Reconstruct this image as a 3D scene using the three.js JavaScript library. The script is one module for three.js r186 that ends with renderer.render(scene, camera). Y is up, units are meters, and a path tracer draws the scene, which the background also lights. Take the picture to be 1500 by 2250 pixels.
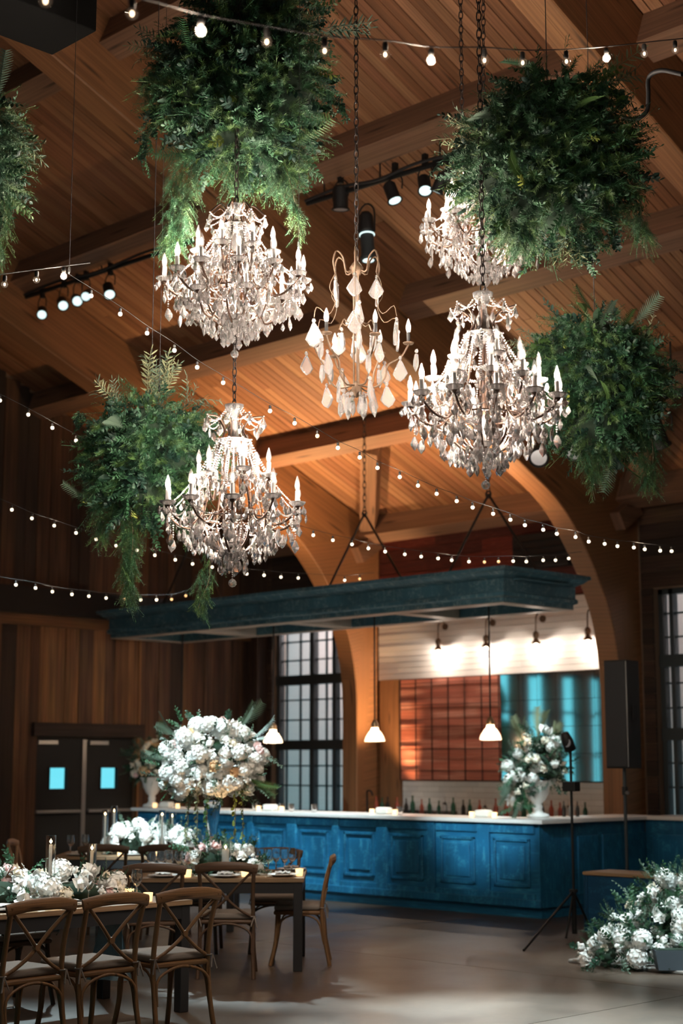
import * as THREE from 'three';
import { mergeGeometries, toCreasedNormals } from 'three/addons/utils/BufferGeometryUtils.js';
import { RoundedBoxGeometry } from 'three/addons/geometries/RoundedBoxGeometry.js';
import { RectAreaLightUniformsLib } from 'three/addons/lights/RectAreaLightUniformsLib.js';

// ---------------------------------------------------------------- camera, sky, exposure
const scene = new THREE.Scene();
const EYE = 1.7, PITCH = Math.asin(555 / 3500), FOC = 3500 * Math.cos(PITCH), Q = Math.SQRT1_2;
const camera = new THREE.PerspectiveCamera(2 * Math.atan(1125 / FOC) * 180 / Math.PI, 2 / 3, 0.1, 200);
camera.position.set(0, EYE, 0);
camera.lookAt(-Q * Math.cos(PITCH), EYE + Math.sin(PITCH), -Q * Math.cos(PITCH));
camera.focus = 9.8;
camera.userData.fStop = 1.9;
camera.updateMatrixWorld(); camera.updateProjectionMatrix();
const renderer = new THREE.WebGLRenderer({ antialias: true });
renderer.toneMapping = THREE.LinearToneMapping;
renderer.toneMappingExposure = 1.0;
renderer.shadowMap.enabled = true;
RectAreaLightUniformsLib.init();
scene.background = new THREE.Color().setRGB(0.19, 0.86, 1.02);   // dusk sky, seen only through the windows

const WARM = new THREE.Color().setRGB(1, 0.78, 0.56), CANDLE = new THREE.Color().setRGB(1, 0.83, 0.68), COOL = new THREE.Color().setRGB(0.74, 0.95, 1), AMBER = new THREE.Color().setRGB(1, 0.62, 0.3);


// ---------------------------------------------------------------- helpers
const V = (x, y, z) => new THREE.Vector3(x, y, z);
let seed = 12345;
const rnd = () => { seed = (Math.imul(seed, 1664525) + 1013904223) | 0; return (seed >>> 0) / 4294967296; };
const rr = (a, b) => a + (b - a) * rnd();
const pick = (a) => a[Math.floor(rnd() * a.length)];
// a pixel of the 1500 x 2250 photograph gives a direction: sideways and upward run per metre of depth
function ray(px, py) {
  const a = (px - 750) / FOC, b = (1125 - py) / FOC, h = Math.cos(PITCH) - b * Math.sin(PITCH), v = Math.sin(PITCH) + b * Math.cos(PITCH);
  return [a / h, v / h];
}
const fromCam = (x, y, d) => V((x - d) * Q, y, -(x + d) * Q);
const at = (px, py, d) => { const [a, v] = ray(px, py); return fromCam(a * d, EYE + v * d, d); };
const onY = (px, py, y) => { const [, v] = ray(px, py); return at(px, py, (y - EYE) / v); };
const onZ = (px, py, z) => { const [a] = ray(px, py); return at(px, py, -z / (Q * (a + 1))); };
const onX = (px, py, x) => { const [a] = ray(px, py); return at(px, py, x / (Q * (a - 1))); };

const used = new Map();
const numbered = (n) => { const k = (used.get(n) || 0); used.set(n, k + 1); return k ? n + '_' + String(k).padStart(3, '0') : n; };
function mesh(name, geo, mat, parent) {
  const m = new THREE.Mesh(geo, mat); m.name = name; m.castShadow = m.receiveShadow = true;
  if (parent) parent.add(m);
  return m;
}
function thing(name, label, category, pos = [0, 0, 0], turn = 0, group) {
  const o = new THREE.Group(); o.name = numbered(name); scene.add(o);
  if (pos.isVector3) o.position.copy(pos); else o.position.set(...pos);
  o.rotation.y = turn; o.userData = { label, category };
  if (group) o.userData.group = group;
  return o;
}
function solo(name, geo, mat, label, category, pos = [0, 0, 0], turn = 0, group) {
  const o = mesh(numbered(name), geo, mat); scene.add(o);
  if (pos.isVector3) o.position.copy(pos); else o.position.set(...pos);
  o.rotation.y = turn; o.userData = { label, category };
  if (group) o.userData.group = group;
  return o;
}
function struct(name, geo, mat, label) {
  const o = geo ? mesh(name, geo, mat) : new THREE.Group();
  o.name = name; scene.add(o); o.userData = { kind: 'structure', label: label[0], category: label[1] };
  return o;
}
function copyOf(root, pos, turn, label) {
  const base = root.name.replace(/_\d{3}$/, ''), r = root.clone(); r.name = numbered(base); scene.add(r);
  if (pos.isVector3) r.position.copy(pos); else r.position.set(...pos);
  r.rotation.y = turn; r.userData = { ...root.userData };
  if (label) r.userData.label = label;
  return r;
}
const merge = (list) => {
  const g = list.map((x) => { const y = x.index ? x.toNonIndexed() : x; for (const k of Object.keys(y.attributes)) if (!['position', 'normal', 'uv'].includes(k)) y.deleteAttribute(k); return y; });
  return mergeGeometries(g);
};
const box = (w, h, d, x = 0, y = 0, z = 0) => new THREE.BoxGeometry(w, h, d).translate(x, y, z);
const span = (x0, x1, y0, y1, z0, z1) => box(x1 - x0, y1 - y0, z1 - z0, (x0 + x1) / 2, (y0 + y1) / 2, (z0 + z1) / 2);
const rbox = (w, h, d, r = 0.005, x = 0, y = 0, z = 0) => new RoundedBoxGeometry(w, h, d, 1, r).translate(x, y, z);
const lathe = (pts, seg = 16) => new THREE.LatheGeometry(pts.map(([r, y]) => new THREE.Vector2(Math.max(r, 1e-4), y)), seg);
const tube = (pts, r, seg = 12, rad = 6) => new THREE.TubeGeometry(new THREE.CatmullRomCurve3(pts.map((p) => (p.isVector3 ? p : V(...p)))), seg, r, rad, false);
function rod(a, b, r, rad = 8, r2 = r) {
  const d = b.clone().sub(a), g = new THREE.CylinderGeometry(r2, r, d.length(), rad);
  g.applyQuaternion(new THREE.Quaternion().setFromUnitVectors(V(0, 1, 0), d.clone().normalize()));
  const m = a.clone().add(b).multiplyScalar(0.5);
  return g.translate(m.x, m.y, m.z);
}
// uv in metres with the grain along one axis
function grainUV(g, axis, ou = 0, ov = 0, ku = 0.5, kv = 2) {
  const p = g.attributes.position, n = g.attributes.normal, uv = new Float32Array(p.count * 2), ax = 'xyz'.indexOf(axis), [b, c] = [0, 1, 2].filter((i) => i !== ax);
  for (let i = 0; i < p.count; i++) {
    const q = [p.getX(i), p.getY(i), p.getZ(i)], m = [Math.abs(n.getX(i)), Math.abs(n.getY(i)), Math.abs(n.getZ(i))];
    uv[i * 2] = q[ax] * ku + ou; uv[i * 2 + 1] = (m[b] > m[c] ? q[c] : q[b]) * kv + ov;
  }
  g.setAttribute('uv', new THREE.BufferAttribute(uv, 2));
  return g;
}

// ---------------------------------------------------------------- textures
function lattice(n, s) { let q = s | 0; const a = new Float32Array(n * n); for (let i = 0; i < a.length; i++) { q = (Math.imul(q, 1664525) + 1013904223) | 0; a[i] = (q >>> 0) / 4294967296; } return a; }
function noise2(nx, ny, s) {   // value noise that tiles over 0..1
  const n = Math.max(nx, ny), L = lattice(n, s), sm = (t) => t * t * (3 - 2 * t);
  return (u, v) => {
    const x = ((u % 1) + 1) % 1 * nx, y = ((v % 1) + 1) % 1 * ny, i = Math.floor(x), j = Math.floor(y), a = sm(x - i), b = sm(y - j), i1 = (i + 1) % nx, j1 = (j + 1) % ny;
    return (L[j * n + i] * (1 - a) + L[j * n + i1] * a) * (1 - b) + (L[j1 * n + i] * (1 - a) + L[j1 * n + i1] * a) * b;
  };
}
function texture(size, f, srgb = true) {
  const d = new Uint8Array(size * size * 4);
  for (let y = 0; y < size; y++) for (let x = 0; x < size; x++) {
    const c = f(x / size, y / size), o = (y * size + x) * 4;
    d[o] = Math.max(0, Math.min(255, c[0] * 255)); d[o + 1] = Math.max(0, Math.min(255, c[1] * 255)); d[o + 2] = Math.max(0, Math.min(255, c[2] * 255)); d[o + 3] = 255;
  }
  const t = new THREE.DataTexture(d, size, size); t.wrapS = t.wrapT = THREE.RepeatWrapping; t.magFilter = THREE.LinearFilter; t.minFilter = THREE.LinearMipmapLinearFilter; t.generateMipmaps = true;
  if (srgb) t.colorSpace = THREE.SRGBColorSpace;
  t.needsUpdate = true; return t;
}
const n1 = noise2(4, 64, 11), n2 = noise2(8, 180, 23), n3 = noise2(3, 6, 31), n4 = noise2(24, 24, 41), n5 = noise2(90, 90, 53), n6 = noise2(6, 6, 61), n7 = noise2(200, 200, 71);
const knotAt = [[0.2, 0.3], [0.7, 0.62], [0.45, 0.85], [0.9, 0.12]];
const woodMap = texture(512, (u, v) => {
  let g = 0.62 + 0.2 * n1(u, v) + 0.14 * n2(u, v) + 0.1 * n3(u, v);
  for (const [a, b] of knotAt) { const r = Math.hypot((u - a) * 16, (v - b) * 30); if (r < 1) g *= 0.45 + 0.55 * r; }
  return [g, g * (0.97 + 0.03 * n3(v, u)), g * 0.95];
});
const oldWoodMap = texture(512, (u, v) => { const g = 0.42 + 0.32 * n1(u, v) + 0.22 * n2(u, v) + 0.16 * (n3(u, v) - 0.5); return [g, g * (0.93 + 0.09 * n6(u, v)), g * (0.88 + 0.14 * n6(v, u))]; });
const concreteMap = texture(1024, (u, v) => {
  const b = 0.5 * n6(u, v) + 0.3 * n4(u, v) + 0.2 * n5(u, v), s = 0.62 + 0.42 * (b - 0.4) + 0.05 * n7(u, v);
  return [s, s * (0.93 + 0.05 * n6(v, u)), s * (0.86 + 0.1 * n6(v, u))];
});
const concreteRough = texture(512, (u, v) => { const r = 0.3 + 0.08 * n6(u, v) + 0.08 * n4(u, v); return [r, r, r]; }, false);
const paintMap = texture(512, (u, v) => {   // worn blue paint: pale scuffs follow the brush
  const s = Math.max(0, n4(u, v * 0.5) * 0.6 + n5(u, v) * 0.55 - 0.58) * 1.5 + Math.max(0, noiseScuff(u, v) - 0.66) * 0.9;
  const d = 0.78 + 0.22 * n6(u, v);
  return [0.42 * d + s * 0.55, 0.74 * d + s * 0.42, 0.86 * d + s * 0.32];
});
function noiseScuff(u, v) { return n1(v, u); }
const redMap = texture(512, (u, v) => { const w = Math.max(0, n2(u, v) * 0.6 + n4(u, v) * 0.5 - 0.62) * 1.6, g = 0.62 + 0.3 * n1(u, v); return [g * 0.95 + w * 0.4, g * 0.42 + w * 0.4, g * 0.32 + w * 0.36]; });
const panelMap = texture(512, (u, v) => { const w = Math.max(0, n2(u, v) * 0.5 + n6(u, v) * 0.6 - 0.56) * 1.5, g = 0.8 + 0.2 * n1(u, v); return [g * 0.86 + w * 0.3, g * 0.5 + w * 0.4, g * 0.41 + w * 0.4]; });
const fabricMap = texture(256, (u, v) => { const g = 0.82 + 0.18 * n7(u, v); return [g, g, g]; });
const noiseBump = texture(256, (u, v) => { const g = n5(u, v) * 0.5 + n7(u, v) * 0.5; return [g, g, g]; }, false);

const std = (rgb, rough = 0.7, o = {}) => new THREE.MeshStandardMaterial({ color: new THREE.Color().setRGB(...rgb), roughness: rough, ...o });
const M = {
  plank: [[0.34, 0.155, 0.078], [0.39, 0.185, 0.095], [0.29, 0.125, 0.06], [0.43, 0.215, 0.115], [0.33, 0.145, 0.076]].map((c) => std(c, 0.62, { map: woodMap })),
  deck: std([0.12, 0.06, 0.03], 0.9),
  beam: std([0.27, 0.145, 0.095], 0.62, { map: woodMap }),
  arch: std([0.33, 0.155, 0.07], 0.55, { map: woodMap }),
  barn: [[0.27, 0.13, 0.055], [0.14, 0.064, 0.03], [0.4, 0.2, 0.085], [0.06, 0.032, 0.019], [0.2, 0.105, 0.06]].map((c) => std(c, 0.85, { map: oldWoodMap })),
  darkBoard: [[0.085, 0.045, 0.03], [0.12, 0.066, 0.045], [0.06, 0.035, 0.026]].map((c) => std(c, 0.85, { map: oldWoodMap })),
  red: [[0.2, 0.16, 0.15], [0.27, 0.2, 0.17], [0.15, 0.12, 0.11]].map((c) => std(c, 0.75, { map: redMap })),
  redPanel: [[0.8, 0.8, 0.8], [0.95, 0.98, 1], [0.62, 0.58, 0.56]].map((c) => std(c, 0.5, { map: panelMap })),
  blackSteel: std([0.012, 0.013, 0.014], 0.55, { metalness: 0.4 }),
  dullBlack: new THREE.MeshPhysicalMaterial({ color: new THREE.Color().setRGB(0.006, 0.006, 0.006), roughness: 0.95, specularIntensity: 0.15 }),
  steelBlue: std([0.05, 0.062, 0.07], 0.5, { metalness: 0.5 }),
  blackPlastic: std([0.008, 0.008, 0.009], 0.6),
  greyMetal: std([0.3, 0.3, 0.3], 0.4, { metalness: 0.8 }),
  concrete: std([0.165, 0.125, 0.098], 1, { map: concreteMap, roughnessMap: concreteRough }),
  white: std([0.72, 0.71, 0.7], 0.6),
  shiplap: [[0.7, 0.68, 0.66], [0.74, 0.72, 0.7], [0.66, 0.645, 0.63]].map((c) => std(c, 0.6)),
  plainWall: std([0.2, 0.13, 0.09], 0.9),
  siding: std([0.68, 0.62, 0.62], 0.9),
  pane: new THREE.MeshPhysicalMaterial({ color: 0xffffff, roughness: 0.06, transmission: 1, thickness: 0, ior: 1.45 }),
  bluePaint: std([0.065, 0.25, 0.38], 0.45, { map: paintMap }),
  canopyPaint: std([0.36, 0.3, 0.3], 0.5, { map: paintMap }),
  canopyWarm: std([0.3, 0.27, 0.25], 0.5),
  stone: std([0.78, 0.77, 0.76], 0.25),
  mirror: std([0.86, 0.88, 0.88], 0.05, { metalness: 1 }),
  bronze: std([0.09, 0.055, 0.04], 0.45, { metalness: 0.7 }),
  gilt: std([0.11, 0.07, 0.044], 0.5, { metalness: 0.5 }),
  chain: std([0.035, 0.028, 0.026], 0.5, { metalness: 0.6 }),
  crystal: new THREE.MeshPhysicalMaterial({ color: new THREE.Color().setRGB(0.97, 0.95, 0.95), roughness: 0.05, transmission: 0.82, thickness: 0.01, ior: 1.5 }),
  bead: new THREE.MeshPhysicalMaterial({ color: new THREE.Color().setRGB(0.95, 0.92, 0.92), roughness: 0.1, transmission: 0.38, thickness: 0.01, ior: 1.5 }),
  sleeve: std([0.7, 0.68, 0.67], 0.5),
  candleBulb: new THREE.MeshPhysicalMaterial({ color: 0xffffff, roughness: 0.06, transmission: 0.85, thickness: 0, emissive: new THREE.Color().setRGB(1, 0.86, 0.74), emissiveIntensity: 0.42 }),
  candleCore: std([1, 0.9, 0.8], 0.5, { emissive: new THREE.Color().setRGB(1, 0.88, 0.74), emissiveIntensity: 3 }),
  globe: new THREE.MeshPhysicalMaterial({ color: 0xffffff, roughness: 0.03, transmission: 0.96, thickness: 0, ior: 1.45, emissive: new THREE.Color().setRGB(1, 0.6, 0.34), emissiveIntensity: 0.22 }),
  filament: std([1, 0.8, 0.6], 0.5, { emissive: new THREE.Color().setRGB(1, 0.7, 0.45), emissiveIntensity: 6 }),
  stringBulb: std([1, 0.9, 0.8], 0.5, { emissive: new THREE.Color().setRGB(1, 0.86, 0.64), emissiveIntensity: 2.2 }),
  dimBulb: std([1, 0.8, 0.5], 0.5, { emissive: new THREE.Color().setRGB(1, 0.55, 0.22), emissiveIntensity: 1.1 }),
  cable: std([0.02, 0.02, 0.022], 0.6),
  cableWhite: std([0.42, 0.38, 0.34], 0.6),
  lens: std([0.8, 0.95, 0.95], 0.3, { emissive: new THREE.Color().setRGB(0.72, 0.98, 1), emissiveIntensity: 1.1 }),
  lensDull: std([0.5, 0.55, 0.66], 0.22, { metalness: 0.5 }),
  opal: new THREE.MeshPhysicalMaterial({ color: new THREE.Color().setRGB(0.92, 0.86, 0.78), roughness: 0.5, transmission: 0.55, thickness: 0, side: THREE.DoubleSide }),
  brass: std([0.55, 0.36, 0.2], 0.35, { metalness: 0.8 }),
  lampGlow: std([1, 0.95, 0.85], 0.5, { emissive: new THREE.Color().setRGB(1, 0.84, 0.6), emissiveIntensity: 6 }),
  chairWood: std([0.3, 0.16, 0.07], 0.5, { map: woodMap }),
  chairDark: std([0.13, 0.075, 0.045], 0.45, { map: woodMap }),
  cushion: std([0.3, 0.26, 0.23], 0.9, { map: fabricMap }),
  tableTop: std([0.36, 0.235, 0.14], 0.5, { map: woodMap }),
  tableDark: std([0.022, 0.022, 0.024], 0.4),
  linen: std([0.66, 0.63, 0.6], 0.9, { map: fabricMap }),
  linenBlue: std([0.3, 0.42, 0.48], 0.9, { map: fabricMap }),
  plate: std([0.8, 0.79, 0.77], 0.2),
  glass: new THREE.MeshPhysicalMaterial({ color: 0xffffff, roughness: 0.02, transmission: 1, thickness: 0.003, ior: 1.5 }),
  wax: std([0.85, 0.8, 0.72], 0.5),
  flame: std([1, 0.8, 0.5], 0.5, { emissive: new THREE.Color().setRGB(1, 0.74, 0.4), emissiveIntensity: 9 }),
  votiveGlow: std([0.95, 0.75, 0.5], 0.5, { emissive: new THREE.Color().setRGB(1, 0.62, 0.28), emissiveIntensity: 1.6 }),
  petalWhite: std([0.8, 0.8, 0.77], 0.7, { side: THREE.DoubleSide }),
  petalCream: std([0.78, 0.72, 0.6], 0.7, { side: THREE.DoubleSide }),
  petalPink: std([0.76, 0.52, 0.5], 0.7, { side: THREE.DoubleSide }),
  petalPeach: std([0.72, 0.48, 0.27], 0.7, { side: THREE.DoubleSide }),
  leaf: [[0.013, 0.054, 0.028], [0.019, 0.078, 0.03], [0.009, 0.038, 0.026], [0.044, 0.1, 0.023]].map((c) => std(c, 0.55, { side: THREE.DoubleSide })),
  leafPale: std([0.2, 0.22, 0.12], 0.7, { side: THREE.DoubleSide }),
  leafYellow: std([0.16, 0.2, 0.035], 0.6, { side: THREE.DoubleSide }),
  leafGrey: std([0.08, 0.13, 0.09], 0.7, { side: THREE.DoubleSide }),
  stem: std([0.08, 0.07, 0.035], 0.8),
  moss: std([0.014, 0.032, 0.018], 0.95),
  urn: std([0.62, 0.6, 0.57], 0.7, { bumpMap: noiseBump, bumpScale: 0.003 }),
  planter: std([0.045, 0.058, 0.07], 0.6),
  rug: std([0.5, 0.48, 0.45], 0.95, { map: fabricMap, bumpMap: noiseBump, bumpScale: 0.006 }),
  tan: std([0.42, 0.28, 0.16], 0.5, { map: woodMap }),
  crate: std([0.03, 0.11, 0.19], 0.45, { map: paintMap }),
  doorBlack: std([0.007, 0.007, 0.0075], 0.75),
  bottleGreen: new THREE.MeshPhysicalMaterial({ color: new THREE.Color().setRGB(0.05, 0.16, 0.09), roughness: 0.1, transmission: 0.5, thickness: 0 }),
  bottleDark: std([0.03, 0.022, 0.018], 0.15),
  bottleRed: std([0.35, 0.07, 0.04], 0.25),
};

// ---------------------------------------------------------------- the hall
const WX0 = -20, WX1 = 6, ZB = -18, ZR = -4, ZF = 10, YE = 5.4, TAN = 5 / 12, TH = Math.atan(TAN), SLOPE = (ZR - ZB) / Math.cos(TH);
const roofY = (z) => YE + TAN * (z <= ZR ? z - ZB : ZF - z);
const ARCHX = [-17.3, -12.4, -7.5, -2.6, 2.3];

{ // floor: saw-cut concrete slabs
  const floor = struct('floor', span(WX0 - 0.3, WX1 + 0.3, -0.4, -0.03, ZB - 0.3, ZF + 0.3), M.deck, ['polished mottled brown concrete floor cut into slabs', 'floor']);
  const xs = [WX0, -16.79, -11.79, -6.79, -1.79, WX1], zs = [ZB, -15.2, -10.6, -6, -1.4, 4, ZF];
  for (let i = 0; i + 1 < xs.length; i++) for (let j = 0; j + 1 < zs.length; j++) {
    const g = span(xs[i] + 0.004, xs[i + 1] - 0.004, -0.03, 0, zs[j] + 0.004, zs[j + 1] - 0.004), p = g.attributes.position, uv = g.attributes.uv;
    for (let k = 0; k < p.count; k++) uv.setXY(k, p.getX(k) * 0.16 + i * 0.37, p.getZ(k) * 0.16 + j * 0.21);
    mesh('slab', g, M.concrete, floor);
  }
}
{ // roof: planks on the slope that the photograph shows
  const ceil = struct('ceiling', null, null, ['sloping ceiling of narrow brown tongue-and-groove planks with purlins', 'ceiling']);
  ceil.position.set(0, YE, ZB); ceil.rotation.x = -TH;
  mesh('roof_deck', span(WX0 - 0.3, WX1 + 0.3, 0.03, 0.25, -0.6, SLOPE + 0.1), M.deck, ceil);
  const PW = 0.13;
  for (let x = WX0, k = 0; x < -5; x += PW, k++) {
    let s = -0.3; const cut = [rr(3, 6.5), rr(9, 12.5), SLOPE];
    for (let c = k % 2 ? 0 : 1; c < 3; c++) {
      const e = cut[c], g = span(x + 0.0065, x + PW - 0.0065, 0, 0.028, s, e - 0.006);
      grainUV(g, 'z', rnd(), rnd(), 0.22, 1.6);
      const m = mesh('plank', g, pick(M.plank), ceil); m.position.y = rr(-0.0015, 0.0015); s = e;
    }
  }
  mesh('plank_field', span(-5, WX1, 0, 0.028, -0.3, SLOPE), M.plank[0], ceil).userData.kind = 'stuff';
  const edges = [WX0, ...ARCHX, WX1];
  for (const z of [-17.75, -15.55, -13.45, -11.25, -9.05, -6.85]) {
    const s = (z - ZB) / Math.cos(TH);
    for (let b = 0; b + 1 < edges.length; b++) {
      const g = span(edges[b] + (b ? 0.16 : 0), edges[b + 1] - 0.16, -0.34, 0, s - 0.14, s + 0.14);
      mesh('purlin', grainUV(g, 'x', rnd(), rnd(), 0.3, 1.5), M.beam, ceil);
    }
  }
  for (const ax of ARCHX.slice(0, 3)) { // diagonal roof braces from arch foot to second purlin
    const g = box(0.24, 0.3, 3.0); grainUV(g, 'z', rnd(), rnd(), 0.3, 1.5);
    const m = mesh('diagonal_brace', g, M.beam, ceil); m.position.set(ax + 1.12, -0.14, 1.25); m.rotation.y = 0.74;
  }
  const far = struct('ceiling_far', span(WX0 - 0.3, WX1 + 0.3, 0, 0.2, -SLOPE - 0.1, 0.6), M.plank[2], ['far slope of the plank roof behind the camera', 'ceiling']);
  far.position.set(0, YE, ZF); far.rotation.x = TH;
}
// glued timber arches
{
  const inner = [[-17.48, 0], [-17.49, 2.4], [-17.46, 3.0], [-17.32, 3.62], [-17.05, 4.15], [-16.66, 4.68], [-16.2, 5.1], [-15.6, 5.42], [-15.0, 5.72], [-14.2, 6.08]];
  const names = ['nearest the black double doors', 'on the right of the red wall behind the bar', 'passing over the tall hanging greenery', 'over the dance floor', 'by the far end wall'];
  ARCHX.forEach((x, k) => {
    const s = new THREE.Shape();
    s.moveTo(-17.99, 0); s.lineTo(-17.48, 0); s.lineTo(-17.49, 2.4);
    s.splineThru(inner.slice(2).map(([a, b]) => new THREE.Vector2(a, b)));
    s.lineTo(ZR, roofY(ZR) - 0.9); s.lineTo(ZR, roofY(ZR) - 0.02); s.lineTo(-17.99, roofY(-17.99) - 0.03); s.closePath();
    const g = new THREE.ExtrudeGeometry(s, { depth: 0.3, bevelEnabled: true, bevelSize: 0.012, bevelThickness: 0.012, bevelSegments: 1, curveSegments: 24 });
    g.rotateY(-Math.PI / 2); g.translate(0.15, 0, 0);   // shape x runs along world z
    const p = g.attributes.position, uv = new Float32Array(p.count * 2);
    for (let i = 0; i < p.count; i++) { const z = p.getZ(i), y = p.getY(i), low = THREE.MathUtils.clamp((5 - y) / 2, 0, 1); uv[i * 2] = (low * y + (1 - low) * (z * 0.9 + y * 0.4)) * 0.25; uv[i * 2 + 1] = (low * z + (1 - low) * (y * 0.92 - z * 0.4) + p.getX(i)) * 1.4; }
    g.setAttribute('uv', new THREE.BufferAttribute(uv, 2));
    const t = struct('trim_' + (k + 1), null, null, ['curved laminated timber arch ' + names[k], 'beam']); t.position.x = x;
    mesh('arch_beam', g, M.arch, t);
    const far = rod(V(0, roofY(ZR) - 0.5, ZR), V(0, YE - 0.45, ZF - 0.25), 0.25, 4); mesh('far_rafter', far, M.arch, t);
    mesh('steel_shoe', box(0.4, 0.35, 0.62, 0, 0.175, -17.72), M.blackSteel, t);
    for (const sx of [-1, 1]) mesh('eave_block', grainUV(box(0.16, 0.26, 0.5).rotateX(0.55).translate(sx * 0.24, 5.06, -17.62), 'z'), M.beam, t);
  });
}
// back wall with two window openings, built as boards on a backing
const wallBack = struct('wall_back', null, null, ['timber back wall behind the bar with red boards and white cladding', 'wall']);
function boardsH(parent, x0, x1, y0, y1, h, z, mats, thick = 0.03, name = 'board') {
  for (let y = y0, k = 0; y < y1 - 0.02; y += h, k++) {
    const top = Math.min(y1, y + h), cut = x1 - x0 > 2.5 ? x0 + (x1 - x0) * rr(0.25, 0.75) : x1;
    for (const [a, b] of cut < x1 ? [[x0, cut], [cut, x1]] : [[x0, x1]]) mesh(name, grainUV(span(a + 0.002, b - 0.002, y + 0.003, top - 0.003, z, z + thick + rr(0, 0.006)), 'x', rnd(), rnd(), 0.5, 2), pick(mats), parent);
  }
}
{
  const b = (x0, x1, y0, y1) => mesh('wall_backing', span(x0, x1, y0, y1, ZB - 0.3, ZB), M.plainWall, wallBack);
  const L0 = -19.65, L1 = -17.5, R0 = -12.02, R1 = -8.6;
  b(WX0 - 0.3, L0, 0, 5.8); b(L0, L1, 0, 0.9); b(L0, L1, 4.35, 5.8); b(L1, R0, 0, 5.8); b(R0, R1, 0, 0.9); b(R0, R1, 4.05, 5.8); b(R1, WX1 + 0.3, 0, 5.8);
  boardsH(wallBack, WX0, L0, 0, 5.4, 0.24, ZB, M.darkBoard);
  boardsH(wallBack, L0, L1, 4.36, 5.4, 0.24, ZB, M.darkBoard);
  boardsH(wallBack, -17.12, -12.58, 4.08, 5.4, 0.19, ZB, M.red);
  boardsH(wallBack, -12.2, R0, 0, 4.06, 0.22, ZB, M.darkBoard);
  boardsH(wallBack, -12.2, R1, 4.06, 5.4, 0.22, ZB, [...M.darkBoard, M.barn[4]]);
  boardsH(wallBack, R1, -7.7, 0, 5.4, 0.22, ZB, M.darkBoard);
  // white cladding above the mirror, red panel, white tile splash
  boardsH(wallBack, -17.1, -12.6, 3.0, 4.06, 0.088, ZB + 0.02, M.shiplap, 0.05, 'shiplap_board');
  boardsH(wallBack, -16.62, -14.66, 1.47, 2.99, 0.152, ZB + 0.04, M.redPanel, 0.05, 'painted_board');
  for (let x = -16.62; x <= -14.6; x += 0.326) mesh('wire_upright', span(x - 0.005, x + 0.005, 1.47, 2.99, ZB + 0.1, ZB + 0.112), M.blackSteel, wallBack);
  for (let k = 0; k < 5; k++) mesh('wire_crossbar', span(-16.62, -14.66, 1.6 + k * 0.33, 1.608 + k * 0.33, ZB + 0.1, ZB + 0.112), M.blackSteel, wallBack);
  mesh('timber_jamb', grainUV(span(-17.05, -16.64, 0, 3.0, ZB, ZB + 0.1), 'y'), M.arch, wallBack);
  for (let y = 0.98, k = 0; y < 1.45; y += 0.079, k++) for (let x = -17.0 - (k % 2 ? 0.11 : 0); x < -12.62; x += 0.22)
    mesh('wall_tile', span(Math.max(x, -17.0) + 0.002, Math.min(x + 0.218, -12.6), y + 0.002, y + 0.077, ZB, ZB + 0.03 + rr(0, 0.006)), pick(M.shiplap), wallBack);
  boardsH(wallBack, -17.0, -12.6, 0, 0.96, 0.24, ZB, M.darkBoard);
}
{ // antique mirror of square tiles
  const t = thing('wall_mirror', 'tall tiled mirror behind the white urn flowers, with turquoise windows reflected in it', 'mirror', [-14.64, 1.47, ZB + 0.06]);
  mesh('mirror_back', span(0, 2.0, 0, 1.52, 0, 0.02), M.blackSteel, t);
  for (let i = 0; i < 6; i++) for (let j = 0; j < 4; j++) { const m = mesh('mirror_tile', span(i * 0.333 + 0.003, i * 0.333 + 0.33, j * 0.38 + 0.003, j * 0.38 + 0.377, 0.02, 0.026), M.mirror, t); m.rotation.x = rr(-0.002, 0.002); }
}
function steelWindow(name, label, x0, x1, y0, y1, cols, thick, rows, bands) {
  const w = struct(name, null, null, [label, 'window']);
  w.position.set(0, 0, ZB - 0.16);
  const bar = (n, a, b, c, d, t) => mesh(n, span(a, b, c, d, -t / 2, t / 2), M.steelBlue, w);
  bar('window_frame', x0, x0 + 0.07, y0, y1, 0.12); bar('window_frame', x1 - 0.07, x1, y0, y1, 0.12); bar('window_frame', x0, x1, y0, y0 + 0.07, 0.12); bar('window_frame', x0, x1, y1 - 0.07, y1, 0.12);
  const xs = [x0 + 0.07, ...cols.map((c) => c[0]), x1 - 0.07], ys = [y0 + 0.07, ...rows, y1 - 0.07].sort((a, b) => a - b);
  for (const [c, wd] of cols) bar(wd > 0.04 ? 'mullion' : 'glazing_bar', c - wd / 2, c + wd / 2, y0, y1, wd > 0.04 ? 0.12 : 0.04);
  for (const r of rows) bar(bands.includes(r) ? 'transom' : 'glazing_bar', x0, x1, r - (bands.includes(r) ? 0.08 : 0.012), r + (bands.includes(r) ? 0.08 : 0.012), bands.includes(r) ? 0.16 : 0.04);
  for (let i = 0; i + 1 < xs.length; i++) for (let j = 0; j + 1 < ys.length; j++) mesh('pane', span(xs[i], xs[i + 1], ys[j], ys[j + 1], -0.003, 0.003), M.pane, w);
}
steelWindow('window_1', 'tall steel gridded window between dark board wall and orange timber arch', -19.65, -17.5, 0.9, 4.35, [[-19.45, 0.02], [-19.12, 0.02], [-18.8, 0.09], [-18.5, 0.02], [-18.28, 0.07], [-18.05, 0.02], [-17.8, 0.02]], 0, [1.36, 1.68, 2.02, 2.43, 2.76, 3.09, 3.42, 3.73, 4.04], [2.02, 3.09]);
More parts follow.
